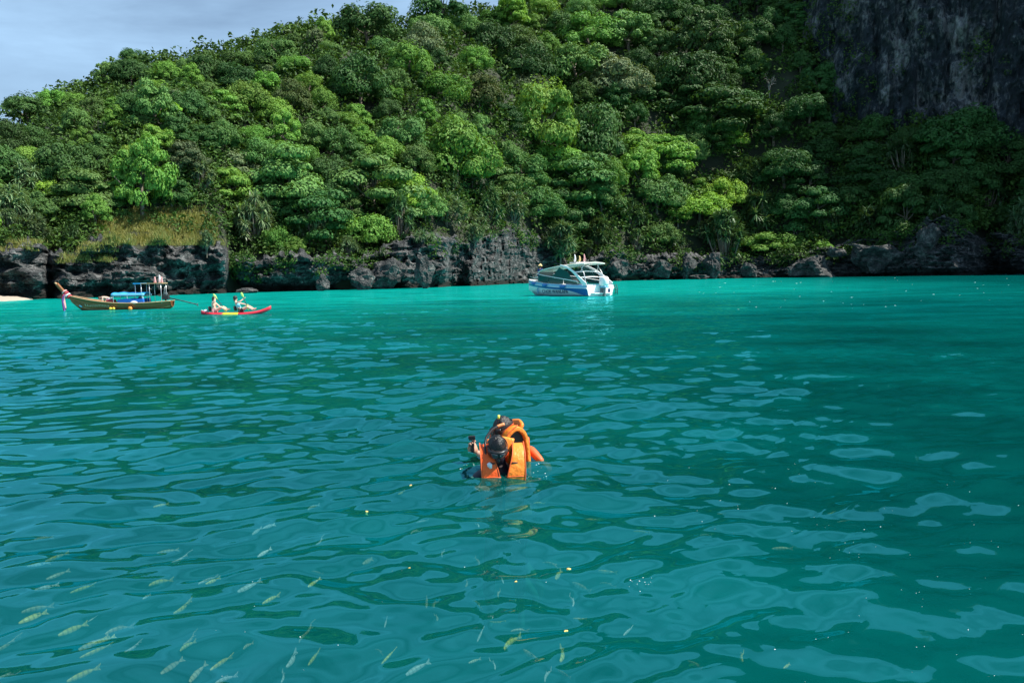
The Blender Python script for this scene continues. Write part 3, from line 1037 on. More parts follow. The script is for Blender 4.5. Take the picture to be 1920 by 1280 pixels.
# the rest of the trees, filling the slope crown by crown
TREE_TOTAL = 300
placed = [(p[3], p[4], p[5]) for p in PLANTS]
cand = 0
while len(PLANTS) < TREE_TOTAL and cand < 30000:
    cand += 1
    x = random.uniform(-60, 1985)
    sky_y = np.interp(x, CX, RIDGE_Y(CX)) - 8
    top = max(sky_y + 4, -40)
    bot = np.interp(x, CX, TOP_Y(CX)) - 16
    y = random.uniform(top, bot)
    if 185 < x < 405 and y > 385:
        continue
    if x > 1570 and y < 225:
        continue
    f = (y - top) / max(bot - top, 1)
    rp = random.uniform(24, 40) * (0.75 + 0.45 * f)
    if random.random() < 0.12:
        rp *= 1.3
    q = 0.60 if len(PLANTS) < 230 else 0.50
    if any(((x - a) ** 2 + ((y - b) * 1.15) ** 2) < (q * (rp + c)) ** 2 for a, b, c in placed):
        continue
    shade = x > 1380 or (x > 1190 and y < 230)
    u = random.random()
    if y > bot - 45 and u < 0.35:
        kind, tone = 'pandanus', random.choice(['strap', 'strap_dark'])
    elif y < 190 and not shade:
        kind = random.choice(['round', 'fine', 'fine', 'fluffy', 'round'])
        tone = random.choice(['mid', 'mid', 'deep', 'bright', 'silver', 'mid', 'bright', 'bright', 'mid'])
    else:
        kind = random.choice(['layered', 'fluffy', 'round', 'fluffy', 'fine', 'round'])
        tone = random.choice(['mid', 'mid', 'deep', 'bright', 'mid', 'bright', 'bright', 'yellow', 'mid']) if not shade else 'deep'  # only the darkest leaves in the shaded zone: shade painted into their colour
    sq = random.uniform(0.78, 1.12)
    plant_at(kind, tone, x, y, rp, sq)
    placed.append((x, y, rp))

# understorey between the trees: low bushes and seedlings, one mass
def build_undergrowth():
    rng = np.random.default_rng(55)
    PP, NN, SZ = [], [], []
    cnt = 0
    while cnt < 5200:
        x = rng.uniform(-330, 2250)
        lo = np.interp(x, CX, TOP_Y(CX)) + 2
        hi = max(np.interp(x, CX, RIDGE_Y(CX)) - 2, -260)
        if x > 1570:
            hi = max(hi, 215)
        y = hi + (lo - hi) * (rng.random() if cnt > 420 else 0.04 * rng.random())
        if 195 < x < 400 and y > 392 and rng.random() < 0.85:
            continue
        g = terrain_at(x, y)
        rp = rng.uniform(12, 32)
        r = rp * g.y / F
        n = 70
        c = np.array([g.x, g.y, g.z + r * 0.25])
        p, nn = lobe_leaves(c, (r, r, r * rng.uniform(0.6, 1.1)), n, rng, up=0.5, bottom=-0.2)
        PP.append(p)
        NN.append(nn)
        SZ.append(np.full(len(p), r * 0.155))
        cnt += 1
    # creepers and bushes hanging over the lip of the sea cliff
    nr = 40
    for _ in range(900):
        col = rng.integers(0, CLIFF_V.shape[1])
        row = int(64 - 1 - abs(rng.normal()) * 13 + rng.integers(0, 10))
        row = min(max(row, 22), CLIFF_V.shape[0] - 1)
        x = CLIFF_PX[row, col, 0]
        if x < 425 or 748 < x < 792 or 876 < x < 905 or 1000 < x < 1015:
            continue
        if vnoise(np.array(x * 0.03), np.array(row * 0.08), seed=71) < -0.15:
            continue
        q = CLIFF_V[row, col]
        r = rng.uniform(8, 17) * q[1] / F
        p, nn = lobe_leaves(q + np.array([0, -0.2 * r, 0.1 * r]), (r, r * 0.7, r * rng.uniform(0.6, 1.3)), 46, rng, up=0.4, bottom=-0.7)
        PP.append(p)
        NN.append(nn)
        SZ.append(np.full(len(p), r * 0.2))
    # plants clinging to the edge and the ledges of the limestone wall
    for _ in range(420):
        edge = rng.random() < 0.55
        col = int(rng.integers(0, 34)) if edge else int(rng.integers(0, 130))
        row = int(rng.integers(0, WALL_V.shape[0]))
        if edge and rng.random() < (col / 34.0):
            continue
        if not edge and vnoise(np.array(col * 0.12), np.array(row * 0.10), seed=72) < 0.35:
            continue
        q = WALL_V[row, col]
        r = rng.uniform(7, 18) * q[1] / F
        p, nn = lobe_leaves(q + np.array([0, -0.3 * r, 0]), (r, r * 0.7, r * rng.uniform(0.7, 1.4)), 56, rng, up=0.4, bottom=-0.6)
        PP.append(p)
        NN.append(nn)
        SZ.append(np.full(len(p), r * 0.17))
    P, Nn, S = np.concatenate(PP), np.concatenate(NN), np.concatenate(SZ)
    S = S * (0.7 + 0.6 * rng.random(len(S)))
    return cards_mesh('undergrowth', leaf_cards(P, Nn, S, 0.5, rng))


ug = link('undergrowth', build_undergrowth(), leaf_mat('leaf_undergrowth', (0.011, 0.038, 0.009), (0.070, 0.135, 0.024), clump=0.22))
tag(ug, 'low green undergrowth filling the gaps between the trees on the slope', 'undergrowth', kind='stuff')


def blades(name, spots, mat, n_per, hgt, rng, wid=0.10):
    """tufts of upright grass blades: spots = list of (base point, radius)"""
    V = []
    for g, r in spots:
        b = np.array(g) + np.stack([rng.normal(size=n_per) * r, rng.normal(size=n_per) * r, np.zeros(n_per)], -1)
        lean = rng.normal(size=(n_per, 3)) * 0.35
        lean[:, 2] = 1
        h = hgt * (0.5 + 0.8 * rng.random((n_per, 1)))
        a = rng.random(n_per) * 6.283
        s = np.stack([np.cos(a), np.sin(a), np.zeros(n_per)], -1) * h * wid
        tip = b + lean * h
        V.append(np.stack([b - s, b + s, tip + s * 0.15, tip - s * 0.15], 1).reshape(-1, 3))
    return cards_mesh(name, np.concatenate(V))


def grass_spots(rng, boxes):
    out = []
    for x0, x1, y0, y1, n in boxes:
        for _ in range(n):
            x, y = rng.uniform(x0, x1), rng.uniform(y0, y1)
            g = terrain_at(x, y)
            out.append((tuple(g), 0.35))
    return out


_rg = np.random.default_rng(77)
gr = link('grass', blades('grass', grass_spots(_rg, [(190, 410, 403, 462, 560), (240, 385, 390, 415, 130), (0, 90, 448, 470, 60)]), LEAF['grass'], 26, 0.55, _rg), LEAF['grass'])
tag(gr, 'dry yellow-green grass on the ledge above the dark layered rock', 'grass', kind='stuff')


def cliff_top_spots(rng, x0, x1, n, y0, y1):
    m = (CLIFF_PX[..., 0] > x0) & (CLIFF_PX[..., 0] < x1) & (CLIFF_PX[..., 1] > y0) & (CLIFF_PX[..., 1] < y1)
    c = CLIFF_V[m]
    return [(tuple(c[i]), 0.3) for i in rng.integers(0, len(c), n)] if len(c) else []


gr2 = link('ledge_grass', blades('ledge_grass', cliff_top_spots(_rg, 112, 212, 150, 458, 494) + cliff_top_spots(_rg, 0, 70, 40, 440, 472) + cliff_top_spots(_rg, 200, 425, 420, 425, 461),
                                 LEAF['grass'], 26, 0.45, _rg), LEAF['grass'])
tag(gr2, 'yellow-green grass tufts rooted on the face of the dark rock', 'grass', kind='stuff')

# ------------------------------------------------------------------ boulders along the foot of the cliff
def rock_mesh(seed, sx, sy, sz, rough=0.35, sub=4):
    bm = bmesh.new()
    bmesh.ops.create_icosphere(bm, subdivisions=sub, radius=1.0)
    co = np.array([v.co[:] for v in bm.verts])
    n = fbm(co[:, 0] * 1.1 + seed, co[:, 1] * 1.1, co[:, 2] * 1.1, seed=seed, octv=2)
    m = np.abs(fbm(co[:, 0] * 2.6 + seed, co[:, 1] * 2.6, co[:, 2] * 3.4, seed=seed + 9, octv=4))
    rg = np.random.default_rng(seed)
    for _ in range(14):                                      # broken flat faces
        pn = unit(rg.normal(size=3))
        over = np.maximum(co @ pn - rg.uniform(0.55, 0.9), 0)
        co = co - over[:, None] * pn[None]
    co = co * (1 + rough * n[:, None] - rough * 0.9 * m[:, None])
    co = co * np.array([sx, sy, sz])
    for v, c in zip(bm.verts, co):
        v.co = c
    me = bpy.data.meshes.new('boulder')
    bm.to_mesh(me)
    bm.free()
    return me


BOULDERS = [  # photo x, y of the middle, half width, half height, depth offset toward the sea, label
    (728, 515, 40, 34, 6, 'big smooth grey boulder beside the pale outcrop, its sunny side facing the kayak'),
    (677, 526, 30, 22, 7, 'low craggy grey rock ridge between the kayak and the big smooth boulder'),
    (606, 534, 14, 14, 6, 'small craggy tan rock standing alone in the dark hollow beyond the kayak'),
    (466, 545, 22, 6, 7, 'flat tan slab at the waterline by the dark cleft, just above the paddlers'),
    (797, 508, 24, 28, 8, 'pale craggy boulder at the foot of the pointed outcrop with spiky plants'),
    (998, 521, 14, 10, 8, 'small tan rock at the waterline just off the bow of the white speedboat'),
    (1160, 500, 30, 20, 5, 'dark rounded rock on the shore behind the outboard motor of the speedboat'),
    (1243, 503, 26, 18, 5, 'dark grey boulder halfway between the speedboat and the sunlit shore rocks'),
    (1290, 500, 22, 22, 6, 'sunlit split rock beneath the bright tree at the edge of the shade'),
    (1338, 498, 24, 22, 6, 'pale sunlit boulder under the lone yellow-green tree'),
    (1310, 520, 26, 6, 9, 'low pale ledge awash at the waterline below the sunlit rocks'),
    (1404, 505, 20, 12, 6, 'dark wedge of rock at the near end of the green creeper patch'),
    (1522, 500, 52, 24, 6, 'long low rock hump in the shade under the green creeper patches'),
    (1563, 474, 20, 10, 5, 'smooth round stone perched beside the small green creeper patch'),
    (1737, 452, 36, 40, -1, 'tall pale rock pinnacle in deep shade at the mouth of the black cave'),
    (1640, 482, 58, 30, 1, 'broad fluted rock buttress in deep shade between the creeper and the pinnacle'),
]
for k, (x, y, hw, hh, off, lab) in enumerate(BOULDERS):
    S = float(np.interp(x, CX, SC_S)) + float(PROT(x)) - off
    S = S if x < 1000 else float(np.interp(x, CX, SC_S)) - off + min(0, float(PROT(x)))
    p = at_depth(x, y, S)
    s = S / F
    me = rock_mesh(400 + k, hw * s, hw * s * 0.8, hh * s * 1.15, rough=0.30)
    o = link('boulder', me, M_BOULDER)
    o.location = p
    o.rotation_euler = (0, 0, 0.2 * k)
    tag(o, lab, 'rock', 'rocks along the shore')

# small sandy strip at the left end of the shore
def build_beach():
    X = np.arange(-260, 66, 4.0)
    rows = []
    for j, t in enumerate(np.linspace(0, 1, 8)):
        w = 7.0 * np.clip((62 - X) / 60.0, 0, 1) ** 0.5
        d = np.interp(X, CX, SC_S) + 1.5 - w * (1 - t)
        z = -0.10 + 0.62 * t + 0.05 * vnoise(X * 0.05, X * 0 + t * 3, seed=8)
        rows.append(np.stack([np.interp(X, CX, TXC) * d, d, z], -1))
    V = np.stack(rows)
    return np_mesh('beach', V.reshape(-1, 3), grid_quads(*V.shape[:2]), smooth=True)


beach = link('beach', build_beach(), M_SAND)
tag(beach, 'small pale sand strip under the dark rock', kind='structure')

# ------------------------------------------------------------------ shape helpers for boats, people and gear
def bm_obj(name, bm, mat, parent=None, smooth=False, bevel=0.0):
    if bevel:
        bmesh.ops.bevel(bm, geom=bm.edges[:], offset=bevel, segments=2, affect='EDGES', profile=0.5)
    me = bpy.data.meshes.new(name)
    bm.to_mesh(me)
    bm.free()
    for p in me.polygons:
        p.use_smooth = smooth
    return link(name, me, mat, parent)


def box(bm, c, s, rot=None):
    r = bmesh.ops.create_cube(bm, size=1.0)
    M = Matrix.Translation(c) @ (rot.to_4x4() if rot else Matrix()) @ Matrix.Diagonal((*s, 1))
    bmesh.ops.transform(bm, matrix=M, verts=r['verts'])


def box_obj(name, c, s, mat, parent, rot=None, bevel=0.0):
    bm = bmesh.new()
    box(bm, c, s, rot)
    return bm_obj(name, bm, mat, parent, bevel=bevel)


def tubes(name, paths, mat, parent, sides=6, caps=True):
    """paths: list of (points, radius or radii)"""
    ps = []
    for pts, r in paths:
        pts = np.asarray(pts, float)
        r = np.full(len(pts), r) if np.isscalar(r) else np.asarray(r, float)
        if caps:
            d0, d1 = unit(pts[0] - pts[1]), unit(pts[-1] - pts[-2])
            pts = np.concatenate([[pts[0] + d0 * r[0] * 0.05], pts, [pts[-1] + d1 * r[-1] * 0.05]])
            r = np.concatenate([[r[0] * 0.05], r, [r[-1] * 0.05]])
        ps.append((pts, r))
    V, Q = tube_arrays(ps, sides)
    return link(name, np_mesh(name, V, Q, smooth=True), mat, parent)


def sweep_arrays(pts, wdir, widths, thick, nseg=12, power=0.45):
    """a padded band: rounded-rectangle section carried along a path; wdir = direction of the width"""
    pts = np.asarray(pts, float)
    tan = unit(np.gradient(pts, axis=0))
    w = np.asarray(wdir, float)
    w = np.broadcast_to(w, pts.shape)
    w = unit(w - tan * (w * tan).sum(1, keepdims=True))
    nn = np.cross(tan, w)
    widths = np.broadcast_to(np.asarray(widths, float), (len(pts),))
    thick = np.broadcast_to(np.asarray(thick, float), (len(pts),))
    a = np.arange(nseg) * 2 * math.pi / nseg + 0.1
    ca = np.sign(np.cos(a)) * np.abs(np.cos(a)) ** power
    sa = np.sign(np.sin(a)) * np.abs(np.sin(a)) ** power
    ring = pts[:, None] + (w[:, None] * ca[None, :, None] * widths[:, None, None] + nn[:, None] * sa[None, :, None] * thick[:, None, None]) * 0.5
    n = len(pts)
    V = ring.reshape(-1, 3)
    i = np.arange(n * nseg).reshape(n, nseg)
    j = np.roll(i, -1, 1)
    Q = np.stack([i[:-1], j[:-1], j[1:], i[1:]], -1).reshape(-1, 4)
    base = len(V)
    V = np.concatenate([V, [ring[0].mean(0)], [ring[-1].mean(0)]])
    T = np.concatenate([np.stack([np.full(nseg, base), j[0], i[0]], -1), np.stack([np.full(nseg, base + 1), i[-1], j[-1]], -1)])
    return V, Q, T


def dense(pts, n):
    """a smooth curve through a few points"""
    pts = np.asarray(pts, float)
    t = np.concatenate([[0], np.cumsum(np.linalg.norm(np.diff(pts, axis=0), axis=1))])
    tt = np.linspace(0, t[-1], n)
    out = np.stack([np.interp(tt, t, pts[:, k]) for k in range(pts.shape[1])], -1)
    for _ in range(3):
        o = out.copy()
        o[1:-1] = 0.25 * out[:-2] + 0.5 * out[1:-1] + 0.25 * out[2:]
        out = o
    return out


def sweep(name, pts, wdir, widths, thick, mat, parent, n=24, nseg=12, power=0.45):
    P = dense(pts, n)
    wid = np.interp(np.linspace(0, 1, n), np.linspace(0, 1, len(np.atleast_1d(widths))), np.atleast_1d(widths))
    V, Q, T = sweep_arrays(P, wdir, wid, thick, nseg, power)
    return link(name, np_mesh(name, V, Q, T, smooth=True), mat, parent)


def prism(name, outline, thick, mat, parent, axis='y', at=0.0, bevel=0.0):
    """flat plate of real thickness from an outline in two axes"""
    bm = bmesh.new()
    put = {'y': lambda a, b, o: (a, at + o, b), 'x': lambda a, b, o: (at + o, a, b), 'z': lambda a, b, o: (a, b, at + o)}[axis]
    f = [bm.verts.new(put(a, b, -thick / 2)) for a, b in outline]
    g = [bm.verts.new(put(a, b, thick / 2)) for a, b in outline]
    bm.faces.new(f)
    bm.faces.new(g[::-1])
    n = len(f)
    for i in range(n):
        bm.faces.new((f[i], f[(i + 1) % n], g[(i + 1) % n], g[i]))
    bmesh.ops.recalc_face_normals(bm, faces=bm.faces[:])
    return bm_obj(name, bm, mat, parent, bevel=bevel)


def ellipsoid(name, c, r, mat, parent, seg=16, rings=10, rot=None):
    bm = bmesh.new()
    bmesh.ops.create_uvsphere(bm, u_segments=seg, v_segments=rings, radius=1.0)
    M = Matrix.Translation(c) @ (rot.to_4x4() if rot else Matrix()) @ Matrix.Diagonal((*r, 1))
    bmesh.ops.transform(bm, matrix=M, verts=bm.verts[:])
    return bm_obj(name, bm, mat, parent, smooth=True)


def text_obj(name, body, size, mat, parent, loc, rot, extrude=0.004):
    cu = bpy.data.curves.new(name, 'FONT')
    cu.body = body
    cu.size = size
    cu.extrude = extrude
    cu.align_x = 'CENTER'
    o = bpy.data.objects.new(name, cu)
    COL.objects.link(o)
    dg = bpy.context.evaluated_depsgraph_get()
    me = bpy.data.meshes.new_from_object(o.evaluated_get(dg))
    bpy.data.objects.remove(o)
    o = link(name, me, None, parent)
    me.materials.clear()
    me.materials.append(mat)
    o.location = loc
    o.rotation_euler = rot
    return o


# ------------------------------------------------------------------ people
M_SKIN = simple('skin', (0.52, 0.30, 0.21), 0.5, scale=20, var=0.08)
M_SKIN_PALE = simple('skin_pale', (0.68, 0.43, 0.33), 0.5, scale=20, var=0.08)
M_SKIN_TAN = simple('skin_tan', (0.42, 0.23, 0.15), 0.5, scale=20, var=0.08)
M_HAIR = simple('wet_black_hair', (0.006, 0.005, 0.005), 0.33, scale=60, var=0.4, bump=0.5, bscale=90)
M_HAIR_BROWN = simple('brown_hair', (0.10, 0.055, 0.03), 0.5, scale=40, var=0.4)


def skin_mesh(nodes, edges, sub=2):
    """one continuous surface grown round a skeleton: nodes = {name: (point, radius)}"""
    names = list(nodes)
    idx = {n: i for i, n in enumerate(names)}
    me = bpy.data.meshes.new('skeleton')
    me.from_pydata([nodes[n][0] for n in names], [(idx[a], idx[b]) for a, b in edges], [])
    o = bpy.data.objects.new('skeleton', me)
    COL.objects.link(o)
    m = o.modifiers.new('skin', 'SKIN')
    m.use_smooth_shade = True
    for i, n in enumerate(names):
        r = nodes[n][1]
        me.skin_vertices[0].data[i].radius = (r, r) if np.isscalar(r) else r
        me.skin_vertices[0].data[i].use_root = (i == 0)
    s = o.modifiers.new('sub', 'SUBSURF')
    s.levels = s.render_levels = sub
    dg = bpy.context.evaluated_depsgraph_get()
    out = bpy.data.meshes.new_from_object(o.evaluated_get(dg))
    bpy.data.objects.remove(o)
    bpy.data.meshes.remove(me)
    for p in out.polygons:
        p.use_smooth = True
    return out


def mesh_arrays(me):
    V = np.empty(len(me.vertices) * 3, np.float32)
    me.vertices.foreach_get('co', V)
    F_ = [list(p.vertices) for p in me.polygons]
    return V.reshape(-1, 3), F_


def merged(name, chunks):
    V, Fc = [], []
    for v, f in chunks:
        b = sum(len(x) for x in V)
        V.append(np.asarray(v, float))
        Fc += [[i + b for i in q] for q in f]
    me = bpy.data.meshes.new(name)
    me.from_pydata(np.concatenate(V).tolist(), [], Fc)
    for p in me.polygons:
        p.use_smooth = True
    me.update()
    return me


def head_arrays(c, rot, size=1.0):
    """a head looking along local -Y: skull, jaw, nose, brow, lips and ears; eye line at half the height"""
    bm = bmesh.new()
    bmesh.ops.create_uvsphere(bm, u_segments=28, v_segments=20, radius=1.0)
    V = np.array([v.co[:] for v in bm.verts])
    Fc = [[v.index for v in f.verts] for f in bm.faces]
    bm.free()
    x, y, z = V.T
    front = np.clip(-y, 0, 1)
    jaw = np.clip(-z - 0.1, 0, 1)
    W = np.stack([x * 0.076 * (1 - 0.32 * jaw), y * 0.096 * (1 - 0.16 * jaw), z * 0.116], -1)
    g = lambda x0, z0, sx, sz: np.exp(-((x - x0) / sx) ** 2 - ((z - z0) / sz) ** 2) * front
    W[:, 1] -= 0.026 * g(0, -0.26, 0.14, 0.18) + 0.010 * g(0, 0.0, 0.10, 0.22)       # nose
    W[:, 1] += 0.010 * (g(0.38, 0.02, 0.2, 0.14) + g(-0.38, 0.02, 0.2, 0.14))         # eye sockets
    W[:, 1] -= 0.007 * g(0, -0.58, 0.26, 0.07) + 0.010 * g(0, -0.85, 0.3, 0.14)       # lips, chin
    W[:, 1] -= 0.004 * g(0, 0.2, 0.6, 0.1)
    ear = np.exp(-((y - 0.05) / 0.16) ** 2 - ((z + 0.05) / 0.24) ** 2)
    W[:, 0] += np.sign(x) * 0.016 * ear * (np.abs(x) > 0.6)
    R = np.array(rot)
    return W * size @ R.T + np.array(c), Fc


def hair_mesh(name, c, rot, size=1.0, length=0.10, seed=1, fringe=0.34):
    """a cap of hair over the skull with locks down the back"""
    bm = bmesh.new()
    bmesh.ops.create_uvsphere(bm, u_segments=36, v_segments=24, radius=1.0)
    V = np.array([v.co[:] for v in bm.verts])
    Fc = [[v.index for v in f.verts] for f in bm.faces]
    bm.free()
    x, y, z = V.T
    lim = np.where(y < -0.15, fringe - 0.15 * np.abs(x), -0.25 - 0.6 * np.clip(y, 0, 1))
    W = np.stack([x * 0.084, y * 0.104, z * 0.124], -1)
    strand = 0.05 * vnoise(np.arctan2(x, -y) * 9, z * 1.2, seed=seed) + 0.03 * vnoise(np.arctan2(x, -y) * 22, z * 2, seed=seed + 1)
    W *= (1 + strand)[:, None]
    back = np.clip((y + 0.1), 0, 1) * np.clip(-z + 0.1, 0, 1)
    W[:, 2] -= length * back
    keep = z > lim - 0.04 * vnoise(np.arctan2(x, -y) * 8, z * 0, seed=seed + 2)
    Fk = [f for f in Fc if all(keep[i] for i in f)]
    R = np.array(rot)
    used = sorted({i for f in Fk for i in f})
    mp = {u: i for i, u in enumerate(used)}
    me = bpy.data.meshes.new(name)
    me.from_pydata((W[used] * size @ R.T + np.array(c)).tolist(), [], [[mp[i] for i in f] for f in Fk])
    for p in me.polygons:
        p.use_smooth = True
    return me


def hand_arrays(wrist, knuckle, palm_n, curl=0.5, size=1.0, side=1):
    """palm with four unequal bent fingers and a thumb leaving its side; wrist -> knuckle is the palm"""
    w, k, n = [np.asarray(v, float) for v in (wrist, knuckle, palm_n)]
    f = unit(k - w)
    n = unit(n - f * (n * f).sum())
    s = np.cross(f, n) * side
    chunks = []
    V, Q, T = sweep_arrays(np.array([w - f * 0.01, w + f * 0.03 * size, w + f * 0.06 * size, w + f * 0.088 * size]), s, [0.05 * size, 0.072 * size, 0.082 * size, 0.078 * size], [0.034 * size, 0.032 * size, 0.027 * size, 0.02 * size], 10, 0.7)
    chunks.append((V, [list(q) for q in Q] + [list(t) for t in T]))
    paths = []
    for i, ln in enumerate((0.070, 0.080, 0.074, 0.058)):
        b = w + f * 0.078 * size + s * (0.030 - 0.020 * i) * size
        pts = [b]
        d = f.copy()
        for seg in range(3):
            a = curl * (0.45 + 0.55 * seg)
            d = unit(f * math.cos(a * 1.1) + n * math.sin(a * 1.1))
            pts.append(pts[-1] + d * ln * size * (0.45, 0.32, 0.24)[seg])
        paths.append((np.array(pts), np.array([0.0095, 0.009, 0.0082, 0.006]) * size))
    b = w + f * 0.022 * size + s * 0.030 * size
    t1 = b + unit(f * 0.65 + s * 0.75) * 0.036 * size
    t2 = t1 + unit(f * 0.9 + n * 0.5 * curl + s * 0.1) * 0.03 * size
    t3 = t2 + unit(f + n * curl * 1.2 - s * 0.3) * 0.022 * size
    paths.append((np.array([b, t1, t2, t3]), np.array([0.013, 0.0115, 0.010, 0.007]) * size))
    V, Q = tube_arrays(paths, 6)
    chunks.append((V, [list(q) for q in Q]))
    return chunks


LIMBS = [('pelvis', 'waist'), ('waist', 'chest'), ('chest', 'neck'), ('neck', 'nape')]
for sd in ('l', 'r'):
    LIMBS += [('chest', 'sh_' + sd), ('sh_' + sd, 'up_' + sd), ('up_' + sd, 'el_' + sd), ('el_' + sd, 'fo_' + sd), ('fo_' + sd, 'wr_' + sd),
              ('pelvis', 'hip_' + sd), ('hip_' + sd, 'th_' + sd), ('th_' + sd, 'kn_' + sd), ('kn_' + sd, 'ca_' + sd), ('ca_' + sd, 'an_' + sd), ('an_' + sd, 'toe_' + sd)]
RAD = {'pelvis': 0.125, 'waist': 0.115, 'chest': 0.135, 'neck': 0.055, 'nape': 0.055, 'sh': 0.062, 'up': 0.050, 'el': 0.042, 'fo': 0.040, 'wr': 0.028,
       'hip': 0.095, 'th': 0.080, 'kn': 0.056, 'ca': 0.055, 'an': 0.036, 'toe': 0.030}


def figure(parent, J, head_rot, skin, hair=None, size=1.0, curl=0.6, palm=None, clothes=(), hair_len=0.1, name='body'):
    """J: joint positions (pelvis, chest, neck, head, sh_l/r, el_l/r, wr_l/r, ha_l/r, hip, kn, an, toe). The body is one mesh; clothes and hair are children."""
    J = {k: np.array(v, float) for k, v in J.items()}
    P = {'pelvis': J['pelvis'], 'waist': (J['pelvis'] + J['chest']) / 2, 'chest': J['chest'], 'neck': J['neck'], 'nape': J['neck'] * 0.35 + J['head'] * 0.65}
    for sd in ('l', 'r'):
        for a in ('sh', 'el', 'wr', 'hip', 'kn', 'an', 'toe'):
            P[a + '_' + sd] = J[a + '_' + sd]
        P['up_' + sd] = (J['sh_' + sd] + J['el_' + sd]) / 2
        P['fo_' + sd] = J['el_' + sd] * 0.65 + J['wr_' + sd] * 0.35
        P['th_' + sd] = (J['hip_' + sd] + J['kn_' + sd]) / 2
        P['ca_' + sd] = J['kn_' + sd] * 0.68 + J['an_' + sd] * 0.32
    nodes = {k: (tuple(v), RAD[k.split('_')[0]] * size) for k, v in P.items()}
    chunks = [mesh_arrays(skin_mesh(nodes, LIMBS))]
    chunks.append(head_arrays(J['head'], head_rot, size))
    for sd, s in (('l', 1), ('r', -1)):
        pn = (palm or {}).get(sd, (0, 0, -1))
        chunks += hand_arrays(J['wr_' + sd], J['ha_' + sd], pn, curl, size, s)
    body = link(name, merged(name, chunks), skin, parent)
    for cname, cm, keys, grow in clothes:
        kn = {k: (nodes[k][0], nodes[k][1] * grow) for k in nodes if k in keys}
        root = next(iter(kn))
        ed = [e for e in LIMBS if e[0] in kn and e[1] in kn]
        link(cname, skin_mesh(kn, ed), cm, body)
    if hair is not None:
        link('hair', hair_mesh('hair', J['head'], head_rot, size, hair_len), hair, body)
    return body


TORSO = ('pelvis', 'waist', 'chest', 'sh_l', 'sh_r')
SLEEVES = TORSO + ('up_l', 'up_r')
LONG = SLEEVES + ('el_l', 'el_r', 'fo_l', 'fo_r')
SHORTS = ('pelvis', 'hip_l', 'hip_r', 'th_l', 'th_r')
LEGS = SHORTS + ('kn_l', 'kn_r', 'ca_l', 'ca_r')

# ------------------------------------------------------------------ the two snorkellers
M_VEST = simple('orange_vest_shaded', (0.92, 0.10, 0.006), 0.55, scale=12, var=0.16, bump=0.6, bscale=22)  # vest cloth made redder on its shaded side: shade put into the colour
M_VEST_SUNLIT = simple('orange_vest_sunlit', (0.95, 0.23, 0.015), 0.55, scale=12, var=0.16, bump=0.6, bscale=22)  # the same cloth made yellower: sunlight put into the colour
M_WET = simple('dark_wetsuit', (0.018, 0.02, 0.035), 0.5, scale=30, var=0.2)
M_RASH = simple('red_orange_rash_vest', (0.62, 0.10, 0.02), 0.55, scale=30, var=0.25)
M_RUBBER = simple('black_rubber', (0.012, 0.012, 0.014), 0.35, scale=20, var=0.2)
M_STRAP = simple('black_webbing', (0.015, 0.014, 0.016), 0.7, scale=20, var=0.2)
M_LENS = simple('mask_glass', (0.03, 0.04, 0.05), 0.06, var=0.02, spec=0.9)
M_TIP_O = simple('orange_snorkel_tip', (0.85, 0.28, 0.10), 0.4)
M_TIP_Y = simple('yellow_snorkel_tip', (0.80, 0.78, 0.10), 0.4)
M_CLEAR = simple('milky_silicone', (0.70, 0.70, 0.74), 0.25)


def mask_parts(body, c, rot):
    """diving mask: rubber skirt, two panes, nose pocket and the strap round the head"""
    R = np.array(rot)
    c = np.array(c)
    tf = lambda p: tuple(R @ np.array(p) + c)
    arc = [(-0.082 * math.cos(a), -0.098 * math.sin(a) - 0.014, 0.008) for a in np.linspace(0.35, math.pi - 0.35, 9)]
    m = sweep('mask', [tf(p) for p in arc], R @ np.array([0, 0, 1.0]), [0.05, 0.078, 0.084, 0.078, 0.05], 0.034, M_RUBBER, body, n=22, power=0.6)
    for s in (-1, 1):
        ln = [(s * 0.010, -0.1325, 0.012), (s * 0.034, -0.127, 0.012), (s * 0.058, -0.108, 0.010)]
        sweep('lens', [tf(p) for p in ln], R @ np.array([0, 0, 1.0]), [0.046, 0.054, 0.040], 0.010, M_LENS, m, n=8, power=0.6)
    ellipsoid('nose_pocket', tf((0, -0.124, -0.034)), (0.020, 0.022, 0.026), M_RUBBER, m, rot=Matrix(R.tolist()))
    st = [(math.sin(a) * 0.090, -math.cos(a) * 0.106, 0.010 + 0.02 * (1 - math.cos(a))) for a in np.linspace(1.1, 2 * math.pi - 1.1, 17)]
    sweep('strap', [tf(p) for p in st], R @ np.array([0, 0, 1.0]), 0.020, 0.006, M_STRAP, m, n=30)
    return m


